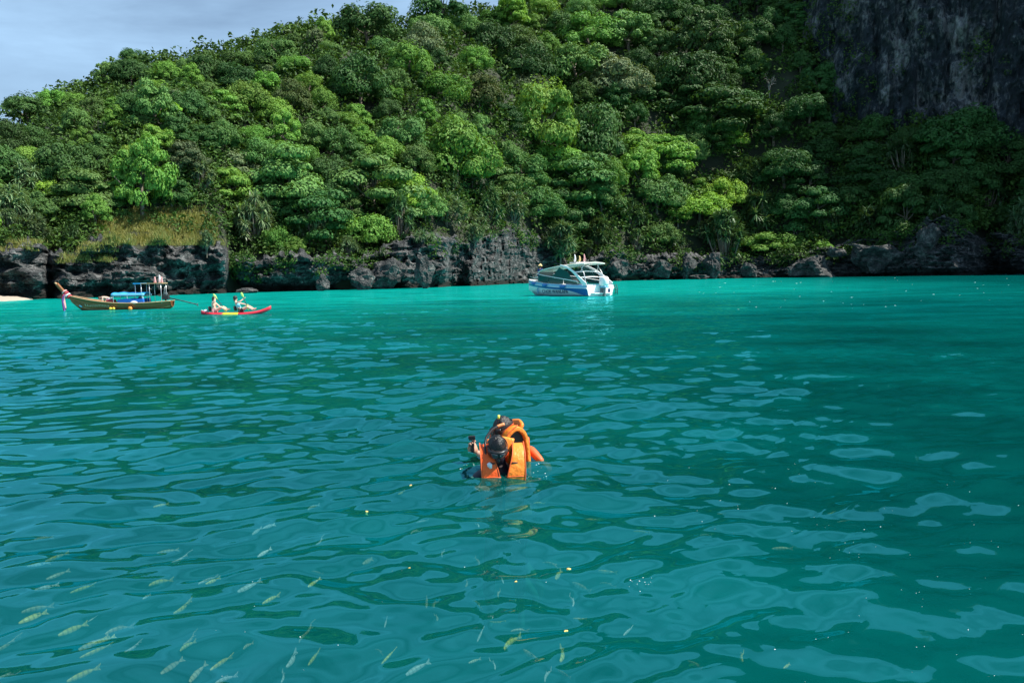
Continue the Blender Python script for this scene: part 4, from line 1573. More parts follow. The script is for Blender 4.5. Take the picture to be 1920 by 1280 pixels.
def life_vest(person, tilt=0.0, ride=0.0, rz=0.0):
    """foam life vest: two padded bands over the shoulders, back panel and a webbing belt with buckle"""
    v = bpy.data.objects.new('life_vest', None)
    v.empty_display_size = 0.1
    COL.objects.link(v)
    v.parent = person
    v.location = (0, 0, ride)
    v.rotation_euler = (tilt, 0, rz)
    for s, m in ((-1, M_VEST), (1, M_VEST_SUNLIT)):  # one panel in the shaded tone, the other in the sunlit tone
        path = [(s * 0.085, -0.13, -0.36), (s * 0.092, -0.165, -0.14), (s * 0.115, -0.175, 0.07), (s * 0.142, -0.115, 0.22), (s * 0.148, 0.01, 0.285), (s * 0.138, 0.13, 0.215),
                (s * 0.115, 0.175, 0.02), (s * 0.105, 0.18, -0.32)]
        sweep('foam_panel', path, (1, 0, 0), [0.155, 0.165, 0.160, 0.105, 0.095, 0.12, 0.16, 0.16], 0.046, m, v, n=44, nseg=20, power=0.28)
    for s in (-1, 1):
        prism('lining', [(-0.15, -0.25), (0.15, -0.25), (0.155, 0.02), (0.115, 0.18), (0.02, 0.255), (-0.09, 0.20), (-0.145, 0.08)], 0.03, M_STRAP, v, axis='x', at=s * 0.125)
    sweep('back_panel', [(-0.13, 0.185, 0.02), (0, 0.192, 0.03), (0.13, 0.185, 0.02)], (0, 0, 1), 0.30, 0.05, M_VEST, v, n=10)
    for s in (-1, 1):                                         # darker binding sewn along the inner and outer edges of each panel
        for e in (-1, 1):
            pth = [(s * 0.085 + e * 0.078, -0.150, -0.30), (s * 0.092 + e * 0.082, -0.188, -0.14), (s * 0.115 + e * 0.078, -0.196, 0.07), (s * 0.142 + e * 0.054, -0.132, 0.235), (s * 0.148 + e * 0.048, 0.01, 0.305)]
            tubes('binding', [(dense(pth, 24), 0.0055)], M_RASH, v, sides=5)
        sweep('seam', [(s * 0.025, -0.198, 0.045), (s * 0.11, -0.202, 0.05), (s * 0.185, -0.190, 0.045)], (0, 0, 1), 0.010, 0.006, M_RASH, v, n=8, nseg=6)
    sweep('collar', [(-0.11, 0.10, 0.245), (0, 0.135, 0.265), (0.11, 0.10, 0.245)], (0, 0.5, 1), 0.13, 0.045, M_VEST_SUNLIT, v, n=12)
    for s in (-1, 1):
        sweep('webbing', [(s * 0.03, -0.203, -0.03), (s * 0.12, -0.206, -0.02), (s * 0.20, -0.13, 0.02)], (0, 0, 1), 0.026, 0.008, M_STRAP, v, n=10)
        sweep('shoulder_tape', [(s * 0.075, -0.165, 0.165), (s * 0.14, -0.160, 0.160), (s * 0.20, -0.128, 0.150)], (0, 0.4, 1), 0.012, 0.008, M_STRAP, v, n=8)
    box_obj('buckle', (0, -0.205, -0.03), (0.05, 0.02, 0.035), M_RUBBER, v, bevel=0.006)
    return v


def rot_face(yaw, down, roll=0.0):
    """head turn: yaw about Z, then looking down"""
    return Matrix.Rotation(yaw, 3, 'Z') @ Matrix.Rotation(down, 3, 'X') @ Matrix.Rotation(roll, 3, 'Y')


O1 = on_water(941, 885)
front = empty('person', O1, 0.0, 'front snorkeller in orange vest with mask and face bent down to the water', 'person', 'snorkellers')
hr = rot_face(0.10, 0.50)
H1 = (-0.035, -0.100, 0.243)
J1 = {'pelvis': (0.02, 0.16, -0.62), 'chest': (0, 0.03, -0.17), 'neck': (-0.02, 0.0, 0.085), 'head': H1,
      'sh_l': (0.185, 0.02, -0.04), 'el_l': (0.30, -0.10, -0.24), 'wr_l': (0.15, -0.30, -0.07), 'ha_l': (0.08, -0.36, -0.045),
      'sh_r': (-0.195, 0.02, -0.01), 'el_r': (-0.31, -0.08, -0.16), 'wr_r': (-0.22, -0.30, -0.06), 'ha_r': (-0.15, -0.36, -0.04),
      'hip_l': (0.11, 0.17, -0.68), 'kn_l': (0.14, 0.10, -1.08), 'an_l': (0.15, 0.34, -1.42), 'toe_l': (0.16, 0.30, -1.60),
      'hip_r': (-0.08, 0.17, -0.68), 'kn_r': (-0.14, 0.02, -1.05), 'an_r': (-0.14, 0.30, -1.40), 'toe_r': (-0.15, 0.28, -1.58)}
b1 = figure(front, J1, hr, M_SKIN_PALE, M_HAIR, hair_len=0.12, curl=0.5, clothes=(('wetsuit', M_WET, LONG + ('neck', 'nape', 'wr_l', 'wr_r'), 1.10), ('leggings', M_WET, LEGS, 1.08)))
mask_parts(b1, H1, hr)
life_vest(front, tilt=0.06, ride=-0.030, rz=0.10)
sn = tubes('snorkel', [(dense([(-0.085, -0.175, 0.125), (-0.125, -0.15, 0.14), (-0.145, -0.12, 0.24), (-0.135, -0.05, 0.33), (-0.075, 0.01, 0.395), (-0.02, 0.04, 0.412)], 26), 0.0115)], M_RUBBER, b1, sides=8)
tubes('snorkel_tip', [(dense([(-0.035, 0.035, 0.408), (0.0, 0.045, 0.42), (0.03, 0.05, 0.428)], 6), 0.0135)], M_TIP_O, sn, sides=8)
tubes('purge_valve', [([(-0.092, -0.185, 0.085), (-0.102, -0.190, 0.112), (-0.114, -0.185, 0.132)], [0.014, 0.024, 0.017])], M_CLEAR, sn, sides=10)

O2 = on_water(966, 860)
rear = empty('person', O2, 0.0, 'rear snorkeller turned sideways behind the other, arm raised with a black grip', 'person', 'snorkellers')
hr2 = rot_face(-1.25, 0.30)
H2 = (-0.105, -0.02, 0.300)
J2 = {'pelvis': (0.05, 0.05, -0.56), 'chest': (0.04, 0.0, -0.12), 'neck': (0.0, 0.0, 0.13), 'head': H2,
      'sh_l': (0.06, 0.18, 0.03), 'el_l': (0.15, 0.06, 0.075), 'wr_l': (0.26, -0.08, -0.02), 'ha_l': (0.32, -0.12, -0.06),
      'sh_r': (-0.01, -0.17, 0.03), 'el_r': (-0.22, -0.12, 0.0), 'wr_r': (-0.372, -0.12, 0.105), 'ha_r': (-0.405, -0.12, 0.165),
      'hip_l': (0.06, 0.14, -0.62), 'kn_l': (0.02, 0.16, -1.02), 'an_l': (0.24, 0.18, -1.35), 'toe_l': (0.2, 0.18, -1.52),
      'hip_r': (0.06, -0.04, -0.62), 'kn_r': (-0.06, -0.05, -1.0), 'an_r': (0.18, -0.06, -1.34), 'toe_r': (0.14, -0.06, -1.5)}
b2_ = figure(rear, J2, hr2, M_SKIN, M_HAIR, hair_len=0.06, curl=1.5, palm={'r': (0.6, -0.8, 0.0), 'l': (0, 0, -1)},
             clothes=(('rash_vest', M_RASH, TORSO + ('up_l', 'el_l', 'fo_l', 'wr_l', 'up_r'), 1.12), ('leggings', M_WET, LEGS, 1.08)))
mask_parts(b2_, H2, hr2)
rv = life_vest(rear, tilt=0.0, ride=0.055, rz=-1.15)
rv.scale = (0.95, 0.74, 1.0)
rv.location.x = -0.055
sn2 = tubes('snorkel', [(dense([(-0.205, -0.07, 0.215), (-0.195, -0.105, 0.29), (-0.165, -0.115, 0.37), (-0.150, -0.11, 0.418)], 16), 0.011)], M_RUBBER, b2_, sides=8)
tubes('snorkel_tip', [([(-0.150, -0.11, 0.413), (-0.148, -0.108, 0.448)], [0.013, 0.012])], M_TIP_Y, sn2, sides=8)

cg = empty('camera_grip', (O2.x - 0.398, O2.y - 0.155, 0.135), 0.0, 'black camera grip held upright in the raised fist beside the orange vests', 'camera grip')
tubes('handle', [(dense([(0, 0, -0.03), (0.0, 0, 0.03), (0.003, 0, 0.075)], 8), [0.014, 0.0165, 0.0165, 0.014, 0.0165, 0.0165, 0.015, 0.016])], M_RUBBER, cg, sides=10)
box_obj('camera_body', (-0.004, 0, 0.108), (0.058, 0.036, 0.042), M_RUBBER, cg, bevel=0.006)
tubes('lens', [([(-0.028, 0, 0.112), (-0.040, 0, 0.112)], 0.014)], M_LENS, cg, sides=10)
tubes('clamp', [([(0, -0.02, 0.084), (0, 0.024, 0.084)], 0.008)], M_RUBBER, cg, sides=8)

# ------------------------------------------------------------------ boats: shared pieces
M_WHITE = simple('white_gelcoat', (0.78, 0.80, 0.80), 0.25, scale=3, var=0.06)
M_CREAM = simple('cream_roof_paint', (0.74, 0.70, 0.60), 0.4, scale=3, var=0.10)
M_BLUE = simple('blue_hull_paint', (0.02, 0.12, 0.36), 0.3, scale=4, var=0.12)
M_SKYBLUE = simple('light_blue_trim', (0.16, 0.42, 0.60), 0.35, scale=4, var=0.12)
M_NAVY = simple('navy_lettering', (0.010, 0.030, 0.09), 0.45, var=0.1)
M_FENDER = simple('blue_fender_vinyl', (0.03, 0.16, 0.46), 0.4, var=0.1)
M_ALU = simple('brushed_aluminium', (0.62, 0.64, 0.66), 0.35, metal=0.7, var=0.1)
M_TEALGLASS = simple('tinted_teal_glass', (0.012, 0.085, 0.080), 0.08, var=0.05, spec=0.8)
M_DARK = simple('dark_interior', (0.02, 0.022, 0.025), 0.7, var=0.2)
M_GREY = simple('grey_engine_leg', (0.16, 0.17, 0.18), 0.4, metal=0.3, var=0.15)
M_WOOD = simple('varnished_teak', (0.21, 0.075, 0.018), 0.6, scale=7, var=0.45, bump=0.2, bscale=25)
M_WOOD_L = simple('pale_rail_wood', (0.50, 0.32, 0.17), 0.5, scale=7, var=0.3)
M_CANVAS = simple('blue_canvas', (0.012, 0.28, 0.62), 0.6, scale=6, var=0.15, bump=0.3, bscale=12)
M_TARP = simple('blue_tarpaulin', (0.015, 0.14, 0.55), 0.45, scale=6, var=0.2, bump=0.5, bscale=9)
M_RED = simple('red_cloth', (0.42, 0.03, 0.05), 0.7, var=0.3)
M_WCLOTH = simple('white_cloth', (0.72, 0.70, 0.72), 0.8, var=0.1)
M_PURPLE = simple('purple_cloth', (0.12, 0.05, 0.22), 0.7, var=0.2)
M_PINK = simple('pink_cloth', (0.60, 0.30, 0.30), 0.7, var=0.2)
M_FLOAT_O = simple('orange_float', (0.85, 0.24, 0.03), 0.45, var=0.1)
M_FLOAT_Y = simple('yellow_float', (0.85, 0.50, 0.05), 0.45, var=0.1)
M_SCRIPT = simple('pale_script_paint', (0.52, 0.45, 0.30), 0.6, var=0.2)
M_NAVYCLOTH = simple('navy_cloth', (0.012, 0.03, 0.16), 0.75, var=0.2)
M_STRAW = simple('straw', (0.66, 0.46, 0.20), 0.8, var=0.2)
M_TURQ = simple('turquoise_cloth', (0.20, 0.55, 0.66), 0.75, var=0.2)
M_SALMON = simple('salmon_swimwear', (0.60, 0.20, 0.12), 0.7, var=0.2)


def hull_grid(stations, half):
    """stations: x list; half(x) -> list of (y, z) from keel to sheer; returns grid of the whole shell"""
    rows = []
    for x in stations:
        h = half(x)
        row = [(x, -y, z) for y, z in h[::-1]] + [(x, y, z) for y, z in h[1:]]
        rows.append(row)
    return np.array(rows)


# ------------------------------------------------------------------ white speedboat
SPD = on_water(1126, 555)
TH = math.radians(54.4)
HEAD_S = math.atan2(math.sin(TH), -math.cos(TH))
sb = empty('speedboat', SPD, HEAD_S, 'white speedboat with blue stripe, cream hardtop and lettered side, moored off the dark rocks', 'speedboat')
LS = 9.8


def s_beam(x):
    t = np.clip((x - 3.2) / (LS - 3.2), 0, 1)
    return 1.48 * (1 - t ** 2.4) + 0.03


def s_sheer(x):
    return 0.92 + 0.46 * (x / LS) ** 1.6


def s_half(x):
    b, s = s_beam(x), s_sheer(x)
    keel = -0.42 + 1.0 * max(0, (x - 6.8) / 3.0) ** 2.2
    ch = 0.06 + 0.42 * max(0, (x - 5) / 4.8) ** 2
    return [(0, keel), (b * 0.45, keel * 0.55 + ch * 0.4), (b * 0.80, ch), (b * 0.87, ch + 0.02), (b * 0.93, (ch + s) * 0.5), (b, s - 0.26), (b * 0.985, s - 0.24), (b * 0.95, s)]


xs = np.linspace(0, LS, 40)
G = hull_grid(xs, s_half)
hullV = G.reshape(-1, 3)
nn_ = G.shape[1]
tr_poly = list(range(nn_))
hm = bpy.data.meshes.new('hull')
hm.from_pydata(hullV.tolist(), [], grid_quads(*G.shape[:2]).tolist() + [tr_poly])
for p in hm.polygons:
    p.use_smooth = len(p.vertices) == 4
hm.update()
hull = link('hull', hm, M_WHITE, sb)
# blue band with a swoosh that drops to the waterline at the stern
for s in (-1, 1):
    rows = []
    for x in np.linspace(0.02, LS - 0.12, 36):
        b, sh = s_beam(x), s_sheer(x)
        up = sh - 0.27
        lo = sh - 0.46 - 0.55 * max(0, (3.0 - x) / 3.0) ** 1.6
        ch = s_half(x)[3][1]
        rows.append([(x, s * (b * np.interp(z, [ch, (ch + sh) * 0.5, sh - 0.26], [0.87, 0.93, 1.0]) + 0.012), z) for z in (up, (up + lo) / 2, max(lo, ch + 0.01))])
    g = np.array(rows)
    link('stripe', np_mesh('stripe', g.reshape(-1, 3), grid_quads(*g.shape[:2]), smooth=True), M_BLUE, hull)
    r2 = [[(x, s * (s_beam(x) + 0.02), s_sheer(x) - 0.235), (x, s * (s_beam(x) * 0.955 + 0.024), s_sheer(x) - 0.02)] for x in np.linspace(0.05, LS - 0.3, 30)]
    g = np.array(r2)
    link('gunwale_band', np_mesh('gunwale_band', g.reshape(-1, 3), grid_quads(*g.shape[:2]), smooth=True), M_SKYBLUE, hull)
    tubes('rub_rail', [([(x, s * (s_beam(x) + 0.02), s_sheer(x) - 0.25) for x in np.linspace(0.0, LS - 0.05, 24)], 0.028)], M_WHITE, hull)
    tubes('boot_line', [([(x, s * (s_half(x)[3][0] + 0.012), s_half(x)[3][1] + 0.06) for x in np.linspace(0.0, LS - 1.2, 20)], 0.014)], M_NAVY, hull)
# deck over the bow, cockpit sole and coaming
dk = [[(x, y * s_beam(x) * 0.93, s_sheer(x) + 0.01 + 0.08 * (1 - y * y)) for y in np.linspace(-1, 1, 9)] for x in np.linspace(6.4, LS - 0.02, 14)]
g = np.array(dk)
link('deck', np_mesh('deck', g.reshape(-1, 3), grid_quads(*g.shape[:2]), smooth=True), M_WHITE, sb)
dk = [[(x, y * s_beam(x) * 0.90, 0.42) for y in (-1, 0, 1)] for x in np.linspace(0.1, 6.5, 6)]
g = np.array(dk)
link('cockpit_floor', np_mesh('cockpit_floor', g.reshape(-1, 3), grid_quads(*g.shape[:2])), M_WHITE, sb)
for s in (-1, 1):
    sweep('bench', [(0.9, s * 1.02, 0.66), (3.4, s * 1.06, 0.66), (6.0, s * 0.86, 0.68)], (0, 1, 0), 0.42, 0.40, M_WHITE, sb, n=12)
    sweep('cushion', [(1.0, s * 1.02, 0.90), (3.4, s * 1.06, 0.90), (5.9, s * 0.86, 0.92)], (0, 1, 0), 0.40, 0.10, M_BLUE, sb, n=12)
box_obj('helm_console', (5.6, -0.45, 0.95), (0.5, 0.6, 1.0), M_WHITE, sb, bevel=0.06)
box_obj('stern_bench', (0.75, 0.75, 0.72), (0.5, 0.9, 0.42), M_WHITE, sb, bevel=0.05)
box_obj('cushion', (0.62, 0.72, 0.52), (0.75, 0.62, 0.16), M_BLUE, sb, bevel=0.04)
# hardtop
rows = []
for x in np.linspace(0.7, 7.6, 26):
    t = (x - 0.7) / 6.9
    hw = 1.16 - 0.16 * t - 0.35 * max(0, t - 0.85) / 0.15
    zc = 2.78 - 0.22 * t - 0.42 * t ** 3
    for lay in (0.045, -0.045):
        rows.append([(x, y * hw, zc + lay - 0.10 * y * y) for y in np.linspace(-1, 1, 11)])
top, und = np.array(rows[0::2]), np.array(rows[1::2])
nr_, nc_ = top.shape[:2]
V = np.concatenate([top.reshape(-1, 3), und.reshape(-1, 3)])
q = grid_quads(nr_, nc_)
idx = np.arange(nr_ * nc_).reshape(nr_, nc_)
rim = np.concatenate([idx[0, :], idx[1:, -1], idx[-1, -2::-1], idx[-2:0:-1, 0]])
rq = np.stack([rim, np.roll(rim, -1), np.roll(rim, -1) + nr_ * nc_, rim + nr_ * nc_], -1)
roof = link('hardtop', np_mesh('hardtop', V, np.concatenate([q, q[:, ::-1] + nr_ * nc_, rq])), M_CREAM, sb)
box_obj('roof_hatch', (2.6, 0, 2.80), (0.9, 1.5, 0.07), M_WHITE, roof, bevel=0.02)
for k, (y, m, h) in enumerate(((0.62, M_WCLOTH, 0.62), (0.1, M_STRAW, 0.52), (-0.42, M_PINK, 0.66))):
    tubes('pennant_pole', [([(2.5, y, 2.80), (2.5, y, 2.82 + h)], 0.028)], M_ALU, roof)
    sweep('pennant', [(2.5, y, 2.92), (2.44, y - 0.02, 2.92 + h * 0.45), (2.5, y, 2.86 + h)], (0.5, 1, 0), [0.20, 0.15, 0.07], 0.05, m, roof, n=8)
# radar arch: two swooping legs, cross bars and struts
for s in (-1, 1):
    sweep('arch_leg', [(3.9, s * 1.06, 2.62), (2.9, s * 1.18, 2.46), (1.9, s * 1.30, 2.05), (1.0, s * 1.40, 1.48), (0.22, s * 1.43, 0.92)], (0.45, 0, 0.9), [0.14, 0.18, 0.22, 0.30, 0.46], 0.09, M_WHITE, sb, n=26)
    tubes('strut', [([(1.5, s * 0.95, 2.66), (0.9, s * 1.0, 1.9), (0.55, s * 1.05, 0.95)], 0.035)], M_ALU, sb)
    tubes('roof_strut', [([(1.1, s * 0.8, 2.68), (1.45, s * 0.95, 1.95)], 0.03)], M_ALU, sb)
    tubes('window_rail', [([(7.5, s * 0.82, 1.95), (6.2, s * 1.12, 1.78), (4.0, s * 1.36, 1.55), (1.2, s * 1.42, 1.22)], 0.035)], M_WHITE, sb)
    for pane in ([(7.1, 1.30), (5.3, 1.12), (5.1, 1.62), (7.0, 1.80)], [(5.2, 1.12), (3.2, 1.05), (3.2, 1.42), (5.05, 1.60)], [(3.1, 1.05), (1.3, 0.98), (1.5, 1.20), (3.1, 1.40)],
                 [(4.6, 1.66), (2.0, 1.40), (2.6, 2.05), (3.7, 2.42)]):
        bm = bmesh.new()
        yy_ = lambda x: s * (min(s_beam(x), 1.42) * 0.95)
        a = [bm.verts.new((x, yy_(x), z)) for x, z in pane]
        b_ = [bm.verts.new((x, yy_(x) - s * 0.02, z)) for x, z in pane]
        bm.faces.new(a)
        bm.faces.new(b_[::-1])
        for i in range(4):
            bm.faces.new((a[i], a[(i + 1) % 4], b_[(i + 1) % 4], b_[i]))
        bmesh.ops.recalc_face_normals(bm, faces=bm.faces[:])
        bm_obj('side_pane', bm, M_TEALGLASS, sb)
tubes('cross_bar', [([(1.7, -1.28, 2.0), (1.75, 0, 2.08), (1.7, 1.28, 2.0)], 0.05)], M_WHITE, sb)
tubes('cross_bar', [([(1.15, -1.36, 1.55), (1.2, 0, 1.60), (1.15, 1.36, 1.55)], 0.045)], M_WHITE, sb)
prism('windscreen', [(-0.95, 1.32), (0.95, 1.32), (0.72, 2.10), (-0.72, 2.10)], 0.03, M_TEALGLASS, sb, axis='x', at=7.15)
tubes('bow_rail', [([(6.9, s * 1.02, 1.2) if k == 0 else (x, s * s_beam(x) * 0.9, s_sheer(x) + 0.34) for k, x in enumerate((6.9, 7.2, 8.2, 9.2))], 0.022) for s in (-1, 1)], M_ALU, sb)
for k, x in enumerate((7.9, 5.6, 3.0)):
    f_ = tubes('fender', [(dense([(x - 0.36, s_beam(x) + 0.10, s_sheer(x) - 0.16), (x, s_beam(x) + 0.11, s_sheer(x) - 0.18), (x + 0.36, s_beam(x + 0.3) + 0.10, s_sheer(x) - 0.15)], 9), [0.05, 0.10, 0.125, 0.13, 0.13, 0.13, 0.125, 0.10, 0.05])], M_FENDER, sb, sides=10)
# outboard motor: cowling, collar, leg
ob = bpy.data.objects.new('outboard_motor', None)
COL.objects.link(ob)
ob.parent = sb
ob.location = (-0.28, -0.12, 0)
rows = []
for z, rx, ry in ((0.82, 0.20, 0.20), (0.86, 0.36, 0.30), (1.0, 0.40, 0.33), (1.25, 0.41, 0.34), (1.48, 0.38, 0.31), (1.60, 0.26, 0.22), (1.63, 0.05, 0.05)):
    rows.append([(rx * math.copysign(abs(math.cos(a)) ** 0.75, math.cos(a)) - 0.06 * (z - 0.8), ry * math.copysign(abs(math.sin(a)) ** 0.75, math.sin(a)), z) for a in np.linspace(0, 2 * math.pi, 21)])
g = np.array(rows)
link('cowling', np_mesh('cowling', g.reshape(-1, 3), grid_quads(*g.shape[:2]), smooth=True), M_WHITE, ob)
sweep('collar', [(-0.34, 0, 0.76), (0, 0, 0.76), (0.34, 0, 0.76)], (0, 1, 0), 0.5, 0.16, M_SKYBLUE, ob, n=8)
sweep('leg', [(0.02, 0, 0.72), (-0.02, 0, 0.2), (-0.06, 0, -0.35)], (1, 0, 0), [0.40, 0.30, 0.26], 0.18, M_GREY, ob, n=10)
box_obj('mount', (0.22, 0, 0.55), (0.30, 0.30, 0.45), M_GREY, ob, bevel=0.03)
sweep('swim_step', [(-0.16, -1.05, 0.24), (-0.18, 0, 0.22), (-0.16, 1.05, 0.24)], (1, 0, 0), 0.34, 0.09, M_WHITE, sb, n=8)
tubes('ladder', [([(-0.35, -1.18, 0.95), (-0.5, -1.2, 0.6), (-0.45, -1.2, 0.1)], 0.03), ([(-0.35, -1.42, 0.95), (-0.5, -1.44, 0.6), (-0.45, -1.44, 0.1)], 0.03), ([(-0.5, -1.2, 0.5), (-0.5, -1.44, 0.5)], 0.03), ([(-0.47, -1.2, 0.3), (-0.47, -1.44, 0.3)], 0.03)], M_DARK, sb)
box_obj('registration_plate', (-0.012, -0.95, 0.42), (0.02, 0.24, 0.34), M_NAVY, sb)
# lettering on the port side, laid on the topside plating
xt = 4.2
nrm_tilt = math.atan2(0.10 * s_beam(xt), 0.45)
for s in (1, -1):
    cx = 4.25
    text_obj('lettering', 'CHOK WANLAPA', 0.44, M_NAVY, hull, (cx, s * (s_beam(cx) * 0.905 + 0.052), 0.24), (math.pi / 2 - s * 0 + 0.12, 0, math.pi if s > 0 else 0), extrude=0.006)
# round emblem near the bow: ring and small anchor-like stroke
em = [(7.05 + 0.24 * math.cos(a), s_beam(7.05) * 0.93 + 0.055 - 0.085 * math.cos(a), 0.46 + 0.24 * math.sin(a)) for a in np.linspace(0, 2 * math.pi, 17)]
tubes('emblem', [(em, 0.022), ([(7.05, s_beam(7.05) * 0.93 + 0.05, 0.28), (7.05, s_beam(7.05) * 0.93 + 0.07, 0.64)], 0.022), ([(6.9, s_beam(6.9) * 0.93 + 0.05, 0.42), (7.2, s_beam(7.2) * 0.93 + 0.05, 0.42)], 0.022)], M_SKYBLUE, hull)
tubes('whip_aerial', [([(6.0, -0.6, 2.5), (4.6, -0.6, 3.1), (3.6, -0.6, 3.25)], 0.012)], M_DARK, roof)

# crew standing at the bow in a straw hat
SBM = Matrix.Translation(SPD) @ Matrix.Rotation(HEAD_S, 4, 'Z')
cr = empty('person', SBM @ Vector((8.0, 0.10, 1.32)), HEAD_S + 0.4, 'crew member in navy clothes and straw hat standing on the bow of the speedboat', 'person')
hrc = rot_face(0.3, 0.25)
JC = {'pelvis': (0, 0, 0.50), 'chest': (0.0, -0.06, 0.92), 'neck': (0, -0.09, 1.12), 'head': (0, -0.13, 1.28),
      'sh_l': (0.19, -0.06, 1.04), 'el_l': (0.27, -0.10, 0.78), 'wr_l': (0.20, -0.32, 0.70), 'ha_l': (0.17, -0.40, 0.70),
      'sh_r': (-0.19, -0.06, 1.04), 'el_r': (-0.27, -0.10, 0.78), 'wr_r': (-0.20, -0.32, 0.68), 'ha_r': (-0.17, -0.40, 0.68),
      'hip_l': (0.10, 0, 0.48), 'kn_l': (0.14, -0.28, 0.30), 'an_l': (0.14, -0.05, 0.06), 'toe_l': (0.15, -0.18, 0.03),
      'hip_r': (-0.10, 0, 0.48), 'kn_r': (-0.14, -0.28, 0.30), 'an_r': (-0.14, -0.05, 0.06), 'toe_r': (-0.15, -0.18, 0.03)}
bc = figure(cr, JC, hrc, M_SKIN_TAN, M_HAIR, clothes=(('shirt', M_NAVYCLOTH, LONG, 1.18), ('trousers', M_NAVYCLOTH, LEGS, 1.15)))
bm = bmesh.new()
for r, z in ((0.19, 1.325), (0.12, 1.36)):
    pass
bmesh.ops.create_cone(bm, cap_ends=True, segments=20, radius1=0.21, radius2=0.02, depth=0.22, matrix=Matrix.Translation((0, -0.11, 1.43)) @ Matrix.Rotation(0.2, 4, 'X'))
bm_obj('straw_hat', bm, M_STRAW, bc, smooth=False)

# ------------------------------------------------------------------ wooden long-tail boat
LT = on_water(238, 580)
PPM = F / LT.y
lb = empty('longtail_boat', LT, math.pi + 0.06, 'long wooden boat with tall garlanded prow and blue canopy near the layered rock', 'boat')
LL = 6.9                                                        # local x: stern -2.9 ... bow 3.7 (bow to the left in the photo)


def l_beam(x):
    t = (x + 3.0) / 6.6
    return 0.60 * np.clip(math.sin(math.pi * min(max(0.16 + 0.80 * t, 0), 1)), 0, 1) ** 0.75 + 0.03


def l_sheer(x):
    return 0.40 + 0.020 * (x + 0.6) ** 2 * (1.6 if x > -0.6 else 0.95)


def l_half(x):
    b, s = l_beam(x), l_sheer(x)
    keel = -0.20 + 0.75 * max(0, (x - 2.4) / 1.15) ** 1.6 + 0.30 * max(0, (-x - 2.0) / 1.0) ** 2
    keel = min(keel, s - 0.1)
    return [(0.015, keel), (b * 0.45, keel + (s - keel) * 0.16), (b * 0.78, keel + (s - keel) * 0.48), (b * 0.93, keel + (s - keel) * 0.78), (b, s)]


xs = np.linspace(-3.0, 3.55, 44)
G = hull_grid(xs, l_half)
inner = G.copy()
inner[..., 1] *= 0.93
inner[..., 2] += 0.035
nr_, nc_ = G.shape[:2]
V = np.concatenate([G.reshape(-1, 3), inner.reshape(-1, 3)])
q = grid_quads(nr_, nc_)
i0 = np.arange(nr_ * nc_).reshape(nr_, nc_)
off = nr_ * nc_
edge = lambda a: np.stack([a[:-1], a[1:], a[1:] + off, a[:-1] + off], -1)
lh = link('hull', np_mesh('hull', V, np.concatenate([q, q[:, ::-1] + off, edge(i0[:, 0]), edge(i0[:, -1]), edge(i0[0]), edge(i0[-1])]), smooth=True), M_WOOD, lb)
for s in (-1, 1):
    sweep('gunwale', [(x, s * (l_beam(x) + 0.01), l_sheer(x) + 0.02) for x in np.linspace(-3.0, 3.5, 16)], (0, 1, 0), 0.09, 0.055, M_WOOD_L, lh, n=40, nseg=8)
    for k in (0.34, 0.60):
        tubes('plank_seam', [([(x, s * (np.interp(k, [0.16, 0.48, 0.78, 1.0], [0.45, 0.78, 0.93, 1.0]) * l_beam(x) + 0.006), l_half(x)[0][1] + (l_sheer(x) - l_half(x)[0][1]) * k) for x in np.linspace(-2.9, 3.3, 22)], 0.009)], M_DARK, lh, sides=4)
    sweep('waterline_strake', [(x, s * (l_beam(x) * 0.62 + 0.012), l_half(x)[0][1] + (l_sheer(x) - l_half(x)[0][1]) * 0.31) for x in np.linspace(-2.9, 3.2, 14)], (0, 0.3, 1), 0.03, 0.02, M_WOOD_L, lh, n=30, nseg=6)
sweep('prow_post', [(2.85, 0, 0.18), (3.35, 0, 0.62), (3.75, 0, 0.98), (4.15, 0, 1.42), (4.42, 0, 1.78)], (0, 1, 0), [0.10, 0.14, 0.17, 0.19, 0.18], 0.20, M_WOOD, lb, n=22)
box_obj('prow_cap', (4.44, 0, 1.79), (0.20, 0.19, 0.05), M_WOOD_L, lb, rot=Matrix.Rotation(-0.72, 3, 'Y'))
# ribbons round the prow
for k, (m, dx, ln) in enumerate(((M_RED, 0.0, 0.95), (M_WCLOTH, 0.05, 0.80), (M_PINK, -0.05, 0.88), (M_RED, 0.10, 1.05), (M_PURPLE, 0.03, 1.10))):
    sweep('ribbon', [(3.82 + dx, 0.12 + 0.02 * k, 1.06), (3.98 + dx * 0.5, 0.14 + 0.02 * k, 0.80), (3.93 + dx * 0.6, 0.15 + 0.02 * k, 1.0 - ln * 0.6), (3.88 + dx * 0.8, 0.15 + 0.02 * k, 1.02 - ln)], (0.8, 0.6, 0), [0.10, 0.13, 0.12, 0.09], 0.03, m, lb, n=16, nseg=8)
for k, m in enumerate((M_RED, M_WCLOTH, M_RED, M_PINK)):
    c = np.array([3.66 + 0.10 * k, 0, 0.90 + 0.115 * k])
    tubes('garland', [([(c[0] + 0.13 * math.cos(a) * 0.75, 0.145 * math.sin(a), c[2] - 0.13 * math.cos(a) * 0.7) for a in np.linspace(0, 2 * math.pi, 15)], 0.055)], m, lb)
